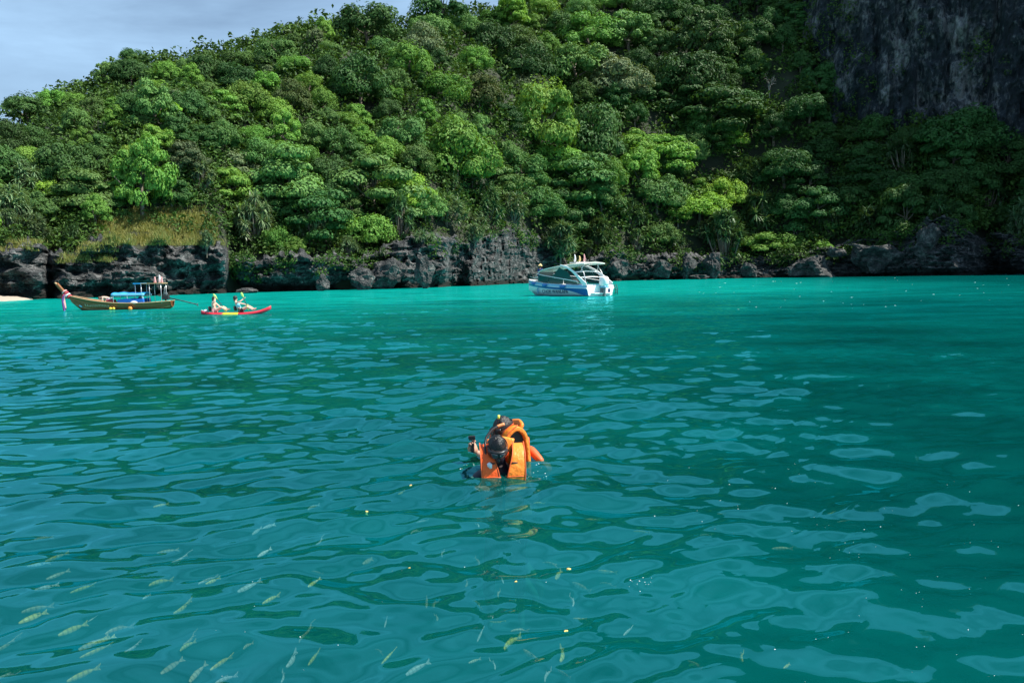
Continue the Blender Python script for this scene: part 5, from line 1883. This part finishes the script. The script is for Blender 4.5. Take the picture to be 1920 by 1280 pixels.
# blue canopy on posts
rows = []
for x in np.linspace(-1.42, 0.72, 12):
    rows.append([(x, y * 0.62, 1.04 + 0.10 * (1 - y * y) + 0.02 * math.sin(x * 9)) for y in np.linspace(-1, 1, 9)])
tp = np.array(rows)
bt = tp.copy()
bt[..., 2] -= 0.035
V = np.concatenate([tp.reshape(-1, 3), bt.reshape(-1, 3)])
nr_, nc_ = tp.shape[:2]
idx = np.arange(nr_ * nc_).reshape(nr_, nc_)
rim = np.concatenate([idx[0, :], idx[1:, -1], idx[-1, -2::-1], idx[-2:0:-1, 0]])
q = grid_quads(nr_, nc_)
rq = np.stack([rim, np.roll(rim, -1), np.roll(rim, -1) + nr_ * nc_, rim + nr_ * nc_], -1)
cn = link('canopy', np_mesh('canopy', V, np.concatenate([q, q[:, ::-1] + nr_ * nc_, rq])), M_CANVAS, lb)
for s in (-1, 1):
    sweep('valance', [(-1.42, s * 0.63, 0.98), (-0.4, s * 0.635, 0.97), (0.72, s * 0.63, 0.98)], (0, 0, 1), 0.13, 0.02, M_SKYBLUE, cn, n=12, nseg=6)
    for x in (-1.3, -0.3, 0.6):
        tubes('canopy_post', [([(x, s * 0.56, 0.35), (x, s * 0.58, 1.02)], 0.018)], M_WHITE, lb)
    sweep('side_tarp', [(-1.38, s * 0.57, 0.60), (-0.9, s * 0.59, 0.57), (-0.3, s * 0.58, 0.60), (0.35, s * 0.57, 0.56)], (0, 0, 1), [0.30, 0.24, 0.28, 0.20], 0.04, M_TARP, lb, n=16, nseg=8)
    ellipsoid('stowed_bag', (-0.72, s * 0.55, 0.47), (0.26, 0.12, 0.11), M_WCLOTH, lb)
box_obj('bench', (1.0, 0, 0.42), (0.7, 0.9, 0.10), M_WOOD, lb, bevel=0.02)
box_obj('crate', (0.9, 0.2, 0.56), (0.5, 0.4, 0.24), M_RED, lb, bevel=0.02)
# helmsman's roof on thin posts
prism('stern_roof', [(-2.55, -0.5), (-0.72, -0.5), (-0.72, 0.5), (-2.55, 0.5)], 0.05, M_WOOD_L, lb, axis='z', at=1.70)
prism('roof_cloth', [(-1.16, -0.53), (-0.68, -0.53), (-0.68, 0.53), (-1.16, 0.53)], 0.07, M_CANVAS, lb, axis='z', at=1.705)
for s in (-1, 1):
    for x in (-0.80, -1.18, -1.70, -2.45):
        tubes('roof_post', [([(x, s * 0.44, 0.38), (x, s * 0.46, 1.68)], 0.020)], M_ALU, lb)
for k, (x, y) in enumerate(((-2.0, 0.2), (-2.2, -0.1), (-2.42, 0.15))):
    sweep('rolled_cloth', [(x, y, 1.73), (x + 0.02, y, 1.98 + 0.12 * (k == 1)), (x, y, 2.12 + 0.12 * (k == 1))], (1, 0, 0), [0.16, 0.13, 0.05], 0.12, M_PINK if k != 1 else M_WCLOTH, lb, n=8)
# car engine on a pivot with the long shaft
en = bpy.data.objects.new('engine', None)
COL.objects.link(en)
en.parent = lb
en.location = (-2.55, 0, 0.62)
box_obj('engine_block', (0, 0, 0.14), (0.48, 0.30, 0.30), M_DARK, en, bevel=0.03)
box_obj('air_filter', (-0.02, 0, 0.38), (0.22, 0.22, 0.14), M_GREY, en, bevel=0.03)
tubes('exhaust', [([(0.1, 0.14, 0.25), (0.0, 0.17, 0.55), (-0.05, 0.17, 0.85)], 0.03)], M_GREY, en)
tubes('tiller', [([(0.2, 0, 0.18), (0.9, 0.05, 0.42), (1.25, 0.05, 0.40)], 0.022)], M_DARK, en)
tubes('pivot_post', [([(0, 0, -0.35), (0, 0, 0.1)], 0.05)], M_DARK, en)
tubes('propeller_shaft', [([(-0.2, 0, 0.10), (-1.0, 0, -0.10), (-2.1, 0, -0.40)], 0.035)], M_DARK, en)
for k in range(3):
    a = k * 2.094
    sweep('propeller_blade', [(-2.05, 0.02 * math.cos(a), -0.39 + 0.02 * math.sin(a)), (-2.08, 0.12 * math.cos(a), -0.39 + 0.12 * math.sin(a))], (0.7, -math.sin(a), math.cos(a)), 0.07, 0.012, M_GREY, en, n=5, nseg=6)
# painted flourish along the bow: curly strokes of paint standing a hair proud
st = []
rg = np.random.default_rng(5)
for k in range(11):
    x0 = 2.55 - k * 0.155
    zc = 0.30 + 0.035 * (x0 - 1.6)
    ph = rg.random() * 6.28
    pts = []
    for a in np.linspace(0, 1, 9):
        x = x0 - 0.11 * a + 0.03 * math.sin(a * 6 + ph)
        z = zc + 0.085 * math.sin(a * 7 + ph) + 0.02 * math.cos(k)
        k_ = l_half(x)[0][1]
        f_ = np.clip((z - k_) / (l_sheer(x) - k_), 0, 1)
        pts.append((x, -(np.interp(f_, [0, 0.16, 0.48, 0.78, 1.0], [0, 0.45, 0.78, 0.93, 1.0]) * l_beam(x) + 0.010), z))
    st.append((pts, 0.013))
st2 = [([(x, -y, z) for x, y, z in p], r) for p, r in st]
tubes('painted_script', st + st2, M_SCRIPT, lh, sides=4)
for s in (-1, 1):
    x, z = 2.85, 0.28
    sweep('eye_mark', [(x - 0.09, s * (l_beam(x - 0.09) * 0.80 + 0.012), z - 0.04), (x + 0.09, s * (l_beam(x + 0.09) * 0.83 + 0.012), z + 0.06)], (0, 0.2, 1), 0.10, 0.012, M_SKYBLUE, lh, n=6, nseg=8)
    for x, m in ((0.78, M_FLOAT_Y), (0.58, M_FLOAT_Y)):
        f_ = ellipsoid('float', (x, s * (l_beam(x) + 0.05), 0.10), (0.10, 0.08, 0.085), m, lb, seg=12, rings=8)
    ellipsoid('float', (-0.50, s * (l_beam(-0.5) + 0.08), 0.08), (0.14, 0.11, 0.13), M_FLOAT_O, lb, seg=12, rings=8)

# passenger bending over in the boat
LBM = Matrix.Translation(LT) @ Matrix.Rotation(math.pi + 0.06, 4, 'Z')
bp_ = empty('person', LBM @ Vector((1.35, 0.05, 0.28)), math.pi + 0.06, 'bare-backed person bending over between the prow and the blue canopy', 'person')
JB = {'pelvis': (0.28, 0, 0.42), 'chest': (-0.02, 0, 0.60), 'neck': (-0.20, 0, 0.58), 'head': (-0.33, 0, 0.50),
      'sh_l': (-0.08, -0.17, 0.56), 'el_l': (-0.12, -0.21, 0.30), 'wr_l': (-0.20, -0.15, 0.12), 'ha_l': (-0.24, -0.13, 0.05),
      'sh_r': (-0.08, 0.17, 0.56), 'el_r': (-0.12, 0.21, 0.30), 'wr_r': (-0.20, 0.15, 0.12), 'ha_r': (-0.24, 0.13, 0.05),
      'hip_l': (0.30, -0.10, 0.40), 'kn_l': (0.12, -0.13, 0.16), 'an_l': (0.30, -0.13, -0.12), 'toe_l': (0.15, -0.13, -0.14),
      'hip_r': (0.30, 0.10, 0.40), 'kn_r': (0.12, 0.13, 0.16), 'an_r': (0.30, 0.13, -0.12), 'toe_r': (0.15, 0.13, -0.14)}
JB = {k: (-v[0], v[1], v[2]) for k, v in JB.items()}
hb = Matrix.Rotation(math.pi / 2, 3, 'Z') @ Matrix.Rotation(0.9, 3, 'X')
figure(bp_, JB, hb, M_SKIN_PALE, M_HAIR_BROWN, clothes=(('shorts', M_WCLOTH, SHORTS, 1.15),))
st_ = empty('person', LBM @ Vector((-0.95, 0.0, 0.28)), math.pi + 0.06, 'dark-clad person sitting under the blue canopy of the wooden boat', 'person')
JS = {'pelvis': (0, 0, 0.10), 'chest': (0.05, 0, 0.40), 'neck': (0.05, 0, 0.55), 'head': (0.03, 0, 0.66),
      'sh_l': (0.05, -0.17, 0.48), 'el_l': (0.0, -0.24, 0.26), 'wr_l': (0.2, -0.18, 0.16), 'ha_l': (0.27, -0.15, 0.14),
      'sh_r': (0.05, 0.17, 0.48), 'el_r': (0.0, 0.24, 0.26), 'wr_r': (0.2, 0.18, 0.16), 'ha_r': (0.27, 0.15, 0.14),
      'hip_l': (0.05, -0.1, 0.08), 'kn_l': (0.36, -0.12, 0.22), 'an_l': (0.42, -0.12, -0.10), 'toe_l': (0.52, -0.12, -0.13),
      'hip_r': (0.05, 0.1, 0.08), 'kn_r': (0.36, 0.12, 0.22), 'an_r': (0.42, 0.12, -0.10), 'toe_r': (0.52, 0.12, -0.13)}
figure(st_, JS, Matrix.Rotation(math.pi / 2, 3, 'Z'), M_SKIN_TAN, M_HAIR, size=0.95, clothes=(('shirt', M_NAVYCLOTH, SLEEVES, 1.15), ('shorts', M_DARK, SHORTS, 1.15)))

# ------------------------------------------------------------------ two-seat kayak
KY = on_water(443, 589)
kpm = F / KY.y
kr = 0.04
ky = empty('kayak', KY, kr, 'red two-seat kayak with a yellow middle on turquoise water', 'kayak')
KL = 130.0 / kpm / 2


def kayak_section(name, x0, x1, mat, up0=0.0):
    rows = []
    for x in np.linspace(x0, x1, 14):
        t = x / KL
        b = 0.36 * max(0.0, 1 - abs(t) ** 2.6) ** 0.8 + 0.015
        rise = 0.05 * max(0, -t) ** 3 + 0.26 * max(0, t) ** 3
        zt = 0.17 + rise
        zb = -0.10 + rise * 0.9 + 0.10 * abs(t) ** 4
        sec = []
        for a in np.linspace(0, 2 * math.pi, 17):
            ca, sa = math.cos(a), math.sin(a)
            y = b * math.copysign(abs(ca) ** 0.7, ca)
            z = (zt + zb) / 2 + (zt - zb) / 2 * math.copysign(abs(sa) ** 0.8, sa)
            if sa > 0.3:
                z -= 0.07 * (1 - abs(t) ** 3)                     # hollow cockpit deck
            sec.append((x, y, z))
        rows.append(sec)
    g = np.array(rows)
    V = g.reshape(-1, 3)
    n = g.shape[1]
    c0, c1 = len(V), len(V) + 1
    V = np.concatenate([V, [g[0].mean(0)], [g[-1].mean(0)]])
    T = [(c0, i + 1, i) for i in range(n - 1)] + [(c1, (len(rows) - 1) * n + i, (len(rows) - 1) * n + i + 1) for i in range(n - 1)]
    return link(name, np_mesh(name, V, grid_quads(*g.shape[:2]), np.array(T), smooth=True), mat, ky)


M_KRED = simple('red_kayak_plastic', (0.52, 0.02, 0.04), 0.38, scale=4, var=0.15)
M_KYEL = simple('yellow_kayak_plastic', (0.85, 0.42, 0.02), 0.38, scale=4, var=0.12)
kayak_section('stern_half', -KL, -0.35 * KL, M_KRED)
kayak_section('middle', -0.35 * KL + 0.002, 0.10 * KL, M_KYEL)
kayak_section('bow_half', 0.10 * KL + 0.002, KL, M_KRED)
for x in (-0.62 * KL, 0.10 * KL):
    sweep('seat_back', [(x - 0.22, -0.2, 0.30), (x - 0.25, 0, 0.32), (x - 0.22, 0.2, 0.30)], (-0.2, 0, 1), 0.26, 0.05, M_DARK, ky, n=8, nseg=8)
tubes('grab_handle', [([(-KL + 0.15, 0, 0.20), (-KL + 0.05, 0, 0.26), (-KL - 0.02, 0, 0.20)], 0.015)], M_WCLOTH, ky)
ellipsoid('dry_bag', (-KL * 0.86, 0, 0.20), (0.13, 0.10, 0.08), M_WCLOTH, ky)

KM = Matrix.Translation(KY) @ Matrix.Rotation(kr, 4, 'Z')


def sitter(x, lean, label, skin, hair, clothes, arms, head_yaw, hat=None, sc=1.0):
    r = empty('person', KM @ Vector((x, 0, 0.14)), kr, label, 'person', 'kayakers')
    cx = -math.sin(lean)
    cz = math.cos(lean)
    J = {'pelvis': (0, 0, 0.10), 'chest': (0.40 * cx, 0, 0.10 + 0.36 * cz), 'neck': (0.56 * cx, 0, 0.10 + 0.53 * cz), 'head': (0.66 * cx + 0.03, 0, 0.10 + 0.68 * cz),
         'hip_l': (0.04, 0.1, 0.08), 'kn_l': (0.46, 0.14, 0.30), 'an_l': (0.80, 0.12, 0.10), 'toe_l': (0.88, 0.12, 0.20),
         'hip_r': (0.04, -0.1, 0.08), 'kn_r': (0.42, -0.14, 0.28), 'an_r': (0.76, -0.12, 0.10), 'toe_r': (0.84, -0.12, 0.20),
         'sh_l': (0.46 * cx, 0.18, 0.10 + 0.44 * cz), 'sh_r': (0.46 * cx, -0.18, 0.10 + 0.44 * cz)}
    J.update(arms)
    J = {k: tuple(np.array(v) * sc) for k, v in J.items()}
    b = figure(r, J, Matrix.Rotation(math.pi / 2 + head_yaw, 3, 'Z'), skin, hair, size=sc, curl=1.3, clothes=clothes, palm={'l': (1, 0, 0), 'r': (1, 0, 0)})
    return r, b


s1, sb1 = sitter(-0.62 * KL, 0.05, 'kayaker at the back in salmon swimwear, paddle blade raised above the head', M_SKIN_PALE, M_HAIR_BROWN,
                 (('swim_top', M_SALMON, ('waist', 'chest'), 1.10), ('shorts', M_PINK, SHORTS, 1.12)),
                 {'el_l': (0.24, 0.26, 0.30), 'wr_l': (0.40, 0.14, 0.22), 'ha_l': (0.46, 0.10, 0.20), 'el_r': (0.14, -0.26, 0.58), 'wr_r': (0.12, -0.16, 0.80), 'ha_r': (0.12, -0.13, 0.88)}, 0.5, sc=0.92)
s2, sb2 = sitter(0.12 * KL, 0.45, 'kayaker in front in a turquoise top leaning back with arm stretched up', M_SKIN_PALE, M_HAIR_BROWN,
                 (('shirt', M_TURQ, TORSO, 1.15), ('shorts', M_DARK, SHORTS, 1.12)),
                 {'el_l': (0.16, 0.24, 0.42), 'wr_l': (0.34, 0.14, 0.36), 'ha_l': (0.42, 0.10, 0.34), 'el_r': (0.08, -0.24, 0.58), 'wr_r': (0.27, -0.14, 0.74), 'ha_r': (0.32, -0.12, 0.80)}, 0.2, sc=0.92)
bm = bmesh.new()
bmesh.ops.create_uvsphere(bm, u_segments=14, v_segments=8, radius=0.115, matrix=Matrix.Translation((-0.24, 0, 0.735)))
bm_obj('cap', bm, M_DARK, sb2, smooth=True)
M_PADDLE = simple('lime_paddle_blade', (0.50, 0.78, 0.18), 0.4, var=0.1)


def paddle(p_top, p_bot, label):
    a, b = at_depth(*p_top, KY.y - 0.12), at_depth(*p_bot, KY.y - 0.12)
    d = b - a
    o = empty('paddle', (a + b) / 2, 0, label, 'paddle', 'kayak paddles')
    h = d / 2
    u = d.normalized()
    tubes('shaft', [([tuple(-h * 0.62), tuple(h * 0.98)], 0.018)], M_DARK, o)
    for s in (-1, 1):
        sweep('blade', [tuple(h * s * 0.42), tuple(h * s * 0.66), tuple(h * s * 0.9), tuple(h * s * 1.05)], (0.9, 0.25, 0.35), [0.035, 0.10, 0.12, 0.06], 0.025, M_PADDLE, o, n=12, nseg=8)


paddle((400.5, 552), (424, 583), 'paddle with lime blade held over the head of the kayaker at the back')
paddle((452.5, 549), (466, 580), 'paddle with lime blade held at arm length by the kayaker in turquoise')

# ------------------------------------------------------------------ fish near the surface, floating crumbs, foam and painted sun glints
def fish_mesh(bend=0.0):
    n, sec = 13, 10
    rows = []
    for i in range(n):
        t = i / (n - 1)
        h = 0.082 * math.sin(math.pi * min(1, t * 0.93 + 0.05)) ** 0.75 + 0.012
        w = h * 0.5
        x = 0.5 - t * 0.82
        yb = bend * (t - 0.3) ** 2
        rows.append([(x, yb + w * math.cos(a), h * math.sin(a)) for a in np.linspace(0, 2 * math.pi, sec + 1)])
    g = np.array(rows)
    V = list(map(tuple, g.reshape(-1, 3)))
    Q = grid_quads(*g.shape[:2]).tolist()

    def fin(pts, y):
        b = len(V)
        for p in pts:
            V.append((p[0], y + 0.010, p[1]))
        for p in pts:
            V.append((p[0], y - 0.010, p[1]))
        k = len(pts)
        Q.append(list(range(b, b + k)))
        Q.append(list(range(b + 2 * k - 1, b + k - 1, -1)))
        for i in range(k):
            j = (i + 1) % k
            Q.append([b + i, b + j, b + k + j, b + k + i])
    yt = bend * 0.5
    fin([(-0.30, 0.02), (-0.52, 0.10), (-0.46, 0.0), (-0.52, -0.10), (-0.30, -0.02)], yt)
    fin([(0.15, 0.06), (0.02, 0.105), (-0.20, 0.07), (-0.22, 0.03)], bend * 0.06)
    me = bpy.data.meshes.new('fish')
    me.from_pydata(V, [], Q)
    for p in me.polygons:
        p.use_smooth = len(p.vertices) == 4
    me.update()
    return me


def fish_mat(name, back, belly, bar, bars=True):
    m, nt, out = new_mat(name)
    tc = N(nt, 'TexCoord')
    sp = N(nt, 'SeparateXYZ')
    nt.links.new(tc.outputs['Object'], sp.inputs[0])
    mz = N(nt, 'MapRange', **{'From Min': -0.08, 'From Max': 0.12})
    nt.links.new(sp.outputs['Z'], mz.inputs['Value'])
    mx = N(nt, 'MixRGB')
    mx.inputs[1].default_value = c4(belly)
    mx.inputs[2].default_value = c4(back)
    nt.links.new(mz.outputs[0], mx.inputs['Fac'])
    col = mx.outputs['Color']
    if bars:
        s1_ = N(nt, 'Math', _operation='MULTIPLY')
        s1_.inputs[1].default_value = 40.0
        sn_ = N(nt, 'Math', _operation='SINE')
        gt = N(nt, 'MapRange', **{'From Min': 0.1, 'From Max': 0.75, 'To Max': 0.45})
        nt.links.new(sp.outputs['X'], s1_.inputs[0])
        nt.links.new(s1_.outputs[0], sn_.inputs[0])
        nt.links.new(sn_.outputs[0], gt.inputs['Value'])
        m2 = N(nt, 'MixRGB')
        m2.inputs[2].default_value = c4(bar)
        nt.links.new(gt.outputs[0], m2.inputs['Fac'])
        nt.links.new(col, m2.inputs[1])
        col = m2.outputs['Color']
    b = N(nt, 'BsdfPrincipled', Roughness=0.35)
    nt.links.new(col, b.inputs['Base Color'])
    nt.links.new(b.outputs['BSDF'], out.inputs['Surface'])
    return m


FM = {'yellow': fish_mat('fish_yellow', (0.95, 0.80, 0.08), (0.95, 0.85, 0.36), (0.16, 0.16, 0.10)),
      'silver': fish_mat('fish_silver', (0.85, 0.86, 0.80), (0.95, 0.95, 0.92), (0.30, 0.34, 0.32), True),
      'dull': fish_mat('fish_dull', (0.62, 0.52, 0.28), (0.70, 0.62, 0.46), (0.10, 0.09, 0.08), True)}
FISH_ME = [fish_mesh(0.0), fish_mesh(0.35), fish_mesh(-0.35)]
for me in FISH_ME:
    me.materials.append(FM['yellow'])
# photo x, y, apparent length in photo px, slant in degrees (0 = level, positive = tail up to the right), tone
FISH = [(302, 947, 20, 15, 'y'), (82, 1008, 26, 8, 's'), (73, 1058, 30, 10, 's'), (107, 1044, 26, 25, 'y'), (107, 1078, 24, 25, 'd'), (90, 1100, 28, 20, 's'), (155, 1103, 34, 35, 'y'),
        (68, 1140, 34, 25, 'd'), (65, 1155, 34, 30, 'y'), (137, 1179, 42, 35, 'y'), (220, 1178, 36, 40, 'd'), (198, 1197, 26, 30, 'y'), (180, 1220, 46, 33, 'y'), (172, 1207, 34, 40, 'd'),
        (15, 1210, 36, 30, 'd'), (157, 1263, 48, 38, 'y'), (10, 1265, 26, 50, 's'), (253, 1213, 26, 40, 's'), (323, 1248, 34, 45, 'd'), (348, 1210, 28, 75, 'y'), (360, 1198, 32, 60, 'd'),
        (415, 1242, 40, 52, 'y'), (418, 1273, 34, 45, 's'), (552, 1233, 38, 65, 's'), (588, 1233, 38, 75, 'y'), (563, 1197, 20, 100, 'd'), (580, 1182, 34, 50, 'd'), (508, 1123, 34, 45, 'y'),
        (465, 1100, 36, 30, 's'), (402, 1088, 24, 30, 'y'), (390, 1087, 26, 25, 's'), (298, 1090, 32, 38, 'y'), (347, 1138, 36, 42, 'y'), (275, 1118, 16, 70, 's'), (493, 1037, 24, 45, 's'),
        (602, 1015, 26, 50, 's'), (595, 1073, 26, -10, 'd'), (587, 1093, 22, 40, 'y'), (507, 985, 24, 30, 's'), (482, 995, 22, 50, 's'), (585, 950, 22, 40, 's'), (343, 1047, 30, 25, 's'),
        (315, 1033, 36, 5, 'd'), (462, 1210, 22, 80, 'd'), (533, 1267, 26, 95, 's'), (173, 1160, 16, 80, 's'), (367, 1263, 34, 80, 'd'),
        (755, 923, 18, 25, 'y'), (792, 977, 22, 15, 's'), (777, 995, 24, 40, 's'), (1110, 974, 26, -3, 'y'), (1203, 997, 30, -8, 'y'), (1010, 942, 22, 8, 'y'), (897, 983, 18, 110, 's'),
        (965, 1012, 22, -20, 's'), (827, 1037, 24, 115, 's'), (897, 1053, 22, 115, 'd'), (1047, 1077, 30, 48, 'y'), (1037, 1057, 40, -12, 'd'), (1138, 1072, 34, -10, 'y'), (1090, 1100, 38, -25, 'd'),
        (1140, 1093, 32, -5, 'd'), (877, 1093, 20, 60, 'd'), (942, 1087, 20, 110, 's'), (933, 1113, 22, 100, 'd'), (1075, 1127, 30, 75, 's'), (800, 1130, 34, 100, 'd'), (813, 1130, 34, 100, 'd'),
        (820, 1155, 22, 105, 'd'), (723, 1167, 26, 95, 's'), (897, 1130, 26, -25, 'd'), (933, 1167, 30, -5, 'y'), (900, 1190, 34, 65, 's'), (955, 1203, 46, 45, 'y'), (1057, 1223, 40, 60, 'y'),
        (728, 1230, 36, 50, 'y'), (713, 1220, 24, -20, 'd'), (927, 1243, 26, 105, 's'), (890, 1238, 24, 20, 'd'), (1023, 1265, 30, 70, 's'), (993, 1227, 32, -35, 'd'), (1058, 1263, 26, -30, 'd'),
        (780, 1253, 40, 30, 's'), (1087, 1160, 26, -5, 'y'), (1177, 1183, 30, 35, 's'), (973, 1180, 34, 10, 'd'), (693, 1050, 34, 40, 'd'),
        (1352, 963, 18, 5, 'd'), (1323, 1002, 22, 0, 'd'), (1560, 962, 18, 5, 'y'), (1580, 977, 26, 5, 'd'), (1388, 1228, 30, 70, 'y'), (1477, 1247, 22, 20, 'y'), (1467, 1028, 40, 0, 'd'), (1305, 1245, 26, -25, 'd')]
FISHES = []
frng = random.Random(4)
for k, (x, y, ln, ang, tone) in enumerate(FISH):
    dep = {'y': 0.06, 's': 0.085, 'd': 0.12}[tone] + frng.random() * 0.05
    d = ray(x, y)
    t = -(CAM_H + dep) / d[2]
    pos = Vector((d[0] * t, d[1] * t, -dep))
    # a level heading whose picture slants as seen in the photo
    dist = math.hypot(d[0], d[1]) * t
    fs = dist / math.hypot(dist, CAM_H)
    sinv = CAM_H / math.hypot(dist, CAM_H)
    a = math.radians(ang)
    hx, hy = -math.cos(a), -math.sin(a) / sinv
    hl = math.hypot(hx, hy)
    real = ln / F * math.hypot(dist, CAM_H) * min(hl, 1.6) * 0.92
    real = min(max(real, 0.055), 0.17)
    az = math.atan2(hy, hx)
    o = bpy.data.objects.new('fish', FISH_ME[k % 3])
    COL.objects.link(o)
    o.location = pos
    o.rotation_euler = (frng.uniform(0.0, 0.75) * frng.choice((-1, 1)), frng.uniform(-0.08, 0.08), az)
    o.scale = (real, real, real)
    nm = {'y': 'yellow', 's': 'silver', 'd': 'dull'}[tone]
    own_slot(o, FM[nm])
    FISHES.append((o, nm, x, y, ln))

M_CRUMB = simple('bread_crumb', (0.80, 0.52, 0.16), 0.8, var=0.2)
for x, y, w, lab in ((1066, 1066, 0.040, 'largest piece of floating yellow bread, right beside the bright striped fish'), (968, 1098, 0.026, 'small yellow crumb floating alone below the orange reflections'),
                     (1061, 1172, 0.026, 'small yellow crumb floating nearer the boat than the other bits'), (770, 911, 0.034, 'tan scrap of bread floating by the arm side of the swimmers'),
                     (688, 957, 0.036, 'pale bread scrap drifting alone in the dark ripples'), (767, 1064, 0.022, 'tiny yellow crumb above a silvery fish below the swimmers')):
    p = on_water(x, y)
    w *= 0.42
    me = rock_mesh(600 + x, w, w * 0.75, w * 0.5, rough=0.4, sub=2)
    o = link('bread_piece', me, M_CRUMB)
    o.location = (p.x, p.y, float(wave_height(np.array([p.x]), np.array([p.y]), 0.03)[0]) + w * 0.15)
    tag(o, lab, 'bread', 'floating bread bits')


def build_bubbles_and_glints():
    rng = np.random.default_rng(9)
    pts = []
    spec = [(1450, 1920, 900, 1280, 40, 0.0030), (1520, 1720, 940, 1050, 16, 0.004), (1200, 1560, 860, 1000, 24, 0.004), (400, 1100, 1020, 1270, 16, 0.003), (990, 1030, 868, 890, 16, 0.006),
            (860, 905, 868, 884, 12, 0.006), (1180, 1225, 1090, 1115, 12, 0.004)]
    for x0, x1, y0, y1, n, r in spec:
        for _ in range(n):
            p = on_water(rng.uniform(x0, x1), rng.uniform(y0, y1))
            pts.append((p.x, p.y, r * (0.5 + 1.0 * rng.random() ** 2)))
    # white flecks standing in for sun glints far off on the right
    for _ in range(90):
        p = on_water(min(1935, rng.uniform(1300, 2100)), 521 + 60 * rng.random() ** 1.5 + 0)
        if p.y < 190:
            pts.append((p.x, p.y, p.y * 0.00036 * (0.5 + rng.random())))
    P = np.array(pts)
    z = wave_height(P[:, 0], P[:, 1], np.full(len(P), 0.03))
    r = P[:, 2]
    far = P[:, 1] > 15
    oc = np.array([(1, 0, 0), (0, 1, 0), (-1, 0, 0), (0, -1, 0), (0, 0, 0.7), (0, 0, -0.5)], float)
    sc = np.stack([r * np.where(far, 3.6, 1), r, r * np.where(far, 0.6, 0.8)], -1)
    V = np.stack([P[:, 0], P[:, 1], z], -1)[:, None] + oc[None] * sc[:, None]
    tri = np.array([(0, 1, 4), (1, 2, 4), (2, 3, 4), (3, 0, 4), (1, 0, 5), (2, 1, 5), (3, 2, 5), (0, 3, 5)])
    T = (np.arange(len(P))[:, None, None] * 6 + tri[None]).reshape(-1, 3)
    return np_mesh('foam', V.reshape(-1, 3), None, T, smooth=True)


foam = link('foam', build_bubbles_and_glints(), simple('white_foam_and_glints', (0.85, 0.88, 0.88), 0.4))
tag(foam, 'tiny white foam bubbles, and flecks painted as sun glints, on the teal water', 'foam', kind='stuff')

# ------------------------------------------------------------------ labels for trees and fish: look first, then neighbours
def zone_x(x):
    for lim, w in ((95, 'above the sandy strip'), (215, 'above the wooden prow'), (335, 'above the canopy'), (430, 'between boat and kayak'),
                   (540, 'above the kayak'), (650, 'above the hollow'), (750, 'above the big smooth boulder'), (860, 'above the pinnacle rock'), (1005, 'above the outcrop'),
                   (1090, 'above the speedboat bow'), (1180, 'above the speedboat motor'), (1290, 'above the sunlit rocks'), (1400, 'by the shade edge'),
                   (1520, 'above the creeper patch'), (1640, 'by the cliff edge'), (1780, 'under the cliff'), (9999, 'above the black cave')):
        if x < lim:
            return w


def band_y(x, y):
    top = max(np.interp(x, CX, RIDGE_Y(CX)), 0)
    bot = np.interp(x, CX, TOP_Y(CX))
    f = (y - top) / max(bot - top, 1)
    if y < 14 or (f < 0.06 and x < 960):
        return 'on the skyline' if x < 960 else 'at the top'
    return 'high up' if f < 0.28 else 'upper slope' if f < 0.5 else 'mid slope' if f < 0.72 else 'low down'


ORD = ['first', 'second', 'third', 'fourth', 'fifth', 'sixth', 'seventh', 'eighth', 'ninth', 'tenth', 'eleventh', 'twelfth']


def spread(items, axis_word):
    """items: list of [label, x, y, size]; makes equal labels differ"""
    by = {}
    for it in items:
        by.setdefault(it[0], []).append(it)
    for lab, g in by.items():
        if len(g) == 1:
            continue
        if len(g) == 2:
            a, b = g
            if abs(a[3] - b[3]) > 0.25 * max(a[3], b[3]):
                big, small = (a, b) if a[3] > b[3] else (b, a)
                big[0], small[0] = 'larger ' + lab, 'smaller ' + lab
                continue
            if abs(a[2] - b[2]) > 0.6 * abs(a[1] - b[1]):
                hi, lo = (a, b) if a[2] < b[2] else (b, a)
                hi[0], lo[0] = 'higher ' + lab, 'lower ' + lab
                continue
        g.sort(key=lambda i: i[1])
        for k, i in enumerate(g):
            i[0] = ORD[k] + ' ' + lab + ' ' + axis_word


items = []
for root, kind, tone, x, y, r in PLANTS:
    size = 'big ' if r > 46 else 'small ' if r < 27 else ''
    items.append([f"{size}{TONE_WORDS[tone]} {KIND_WORDS[kind]} {band_y(x, y)} {zone_x(x)}", x, y, r, root, kind])
spread(items, 'from the beach')
for lab, x, y, r, root, kind in items:
    tag(root, lab, {'pandanus': 'screw pine', 'spike': 'plant'}.get(kind, 'tree'), {'pandanus': 'screw pines along the shore', 'spike': 'strap-leaved plants on the rocks', 'bare': 'bare dead trees'}.get(kind, 'trees covering the hillside'))


def fish_place(x, y):
    if 640 < x < 1250 and y < 1030:
        return 'just below the swimmers'
    if x >= 1250:
        return 'by the foam specks' if x > 1430 or y < 1100 else 'in the pale ripples'
    band = 'in the bottom row' if y > 1200 else 'midway to the swimmers' if y > 1085 else 'high in the shoal'
    col = 'at the kayak-side edge' if x < 120 else 'under the wooden boat end' if x < 260 else 'straight under the kayak' if x < 430 else 'in the dense middle' if x < 640 else \
        'under the camera grip' if x < 880 else 'straight under the swimmers' if x < 1000 else 'under the speedboat'
    return band + ' ' + col


FW = {'yellow': 'bright yellow striped fish', 'silver': 'pale silvery fish', 'dull': 'dull brownish fish'}
its = []
for o, tone, x, y, ln in FISHES:
    size = 'big ' if ln > 37 else 'tiny ' if ln < 22 else ''
    its.append([f"{size}{FW[tone]} {fish_place(x, y)}", x, y, ln, o])
spread(its, 'from the beach')
for lab, x, y, ln, o in its:
    tag(o, lab, 'fish', 'fish swimming near the surface')
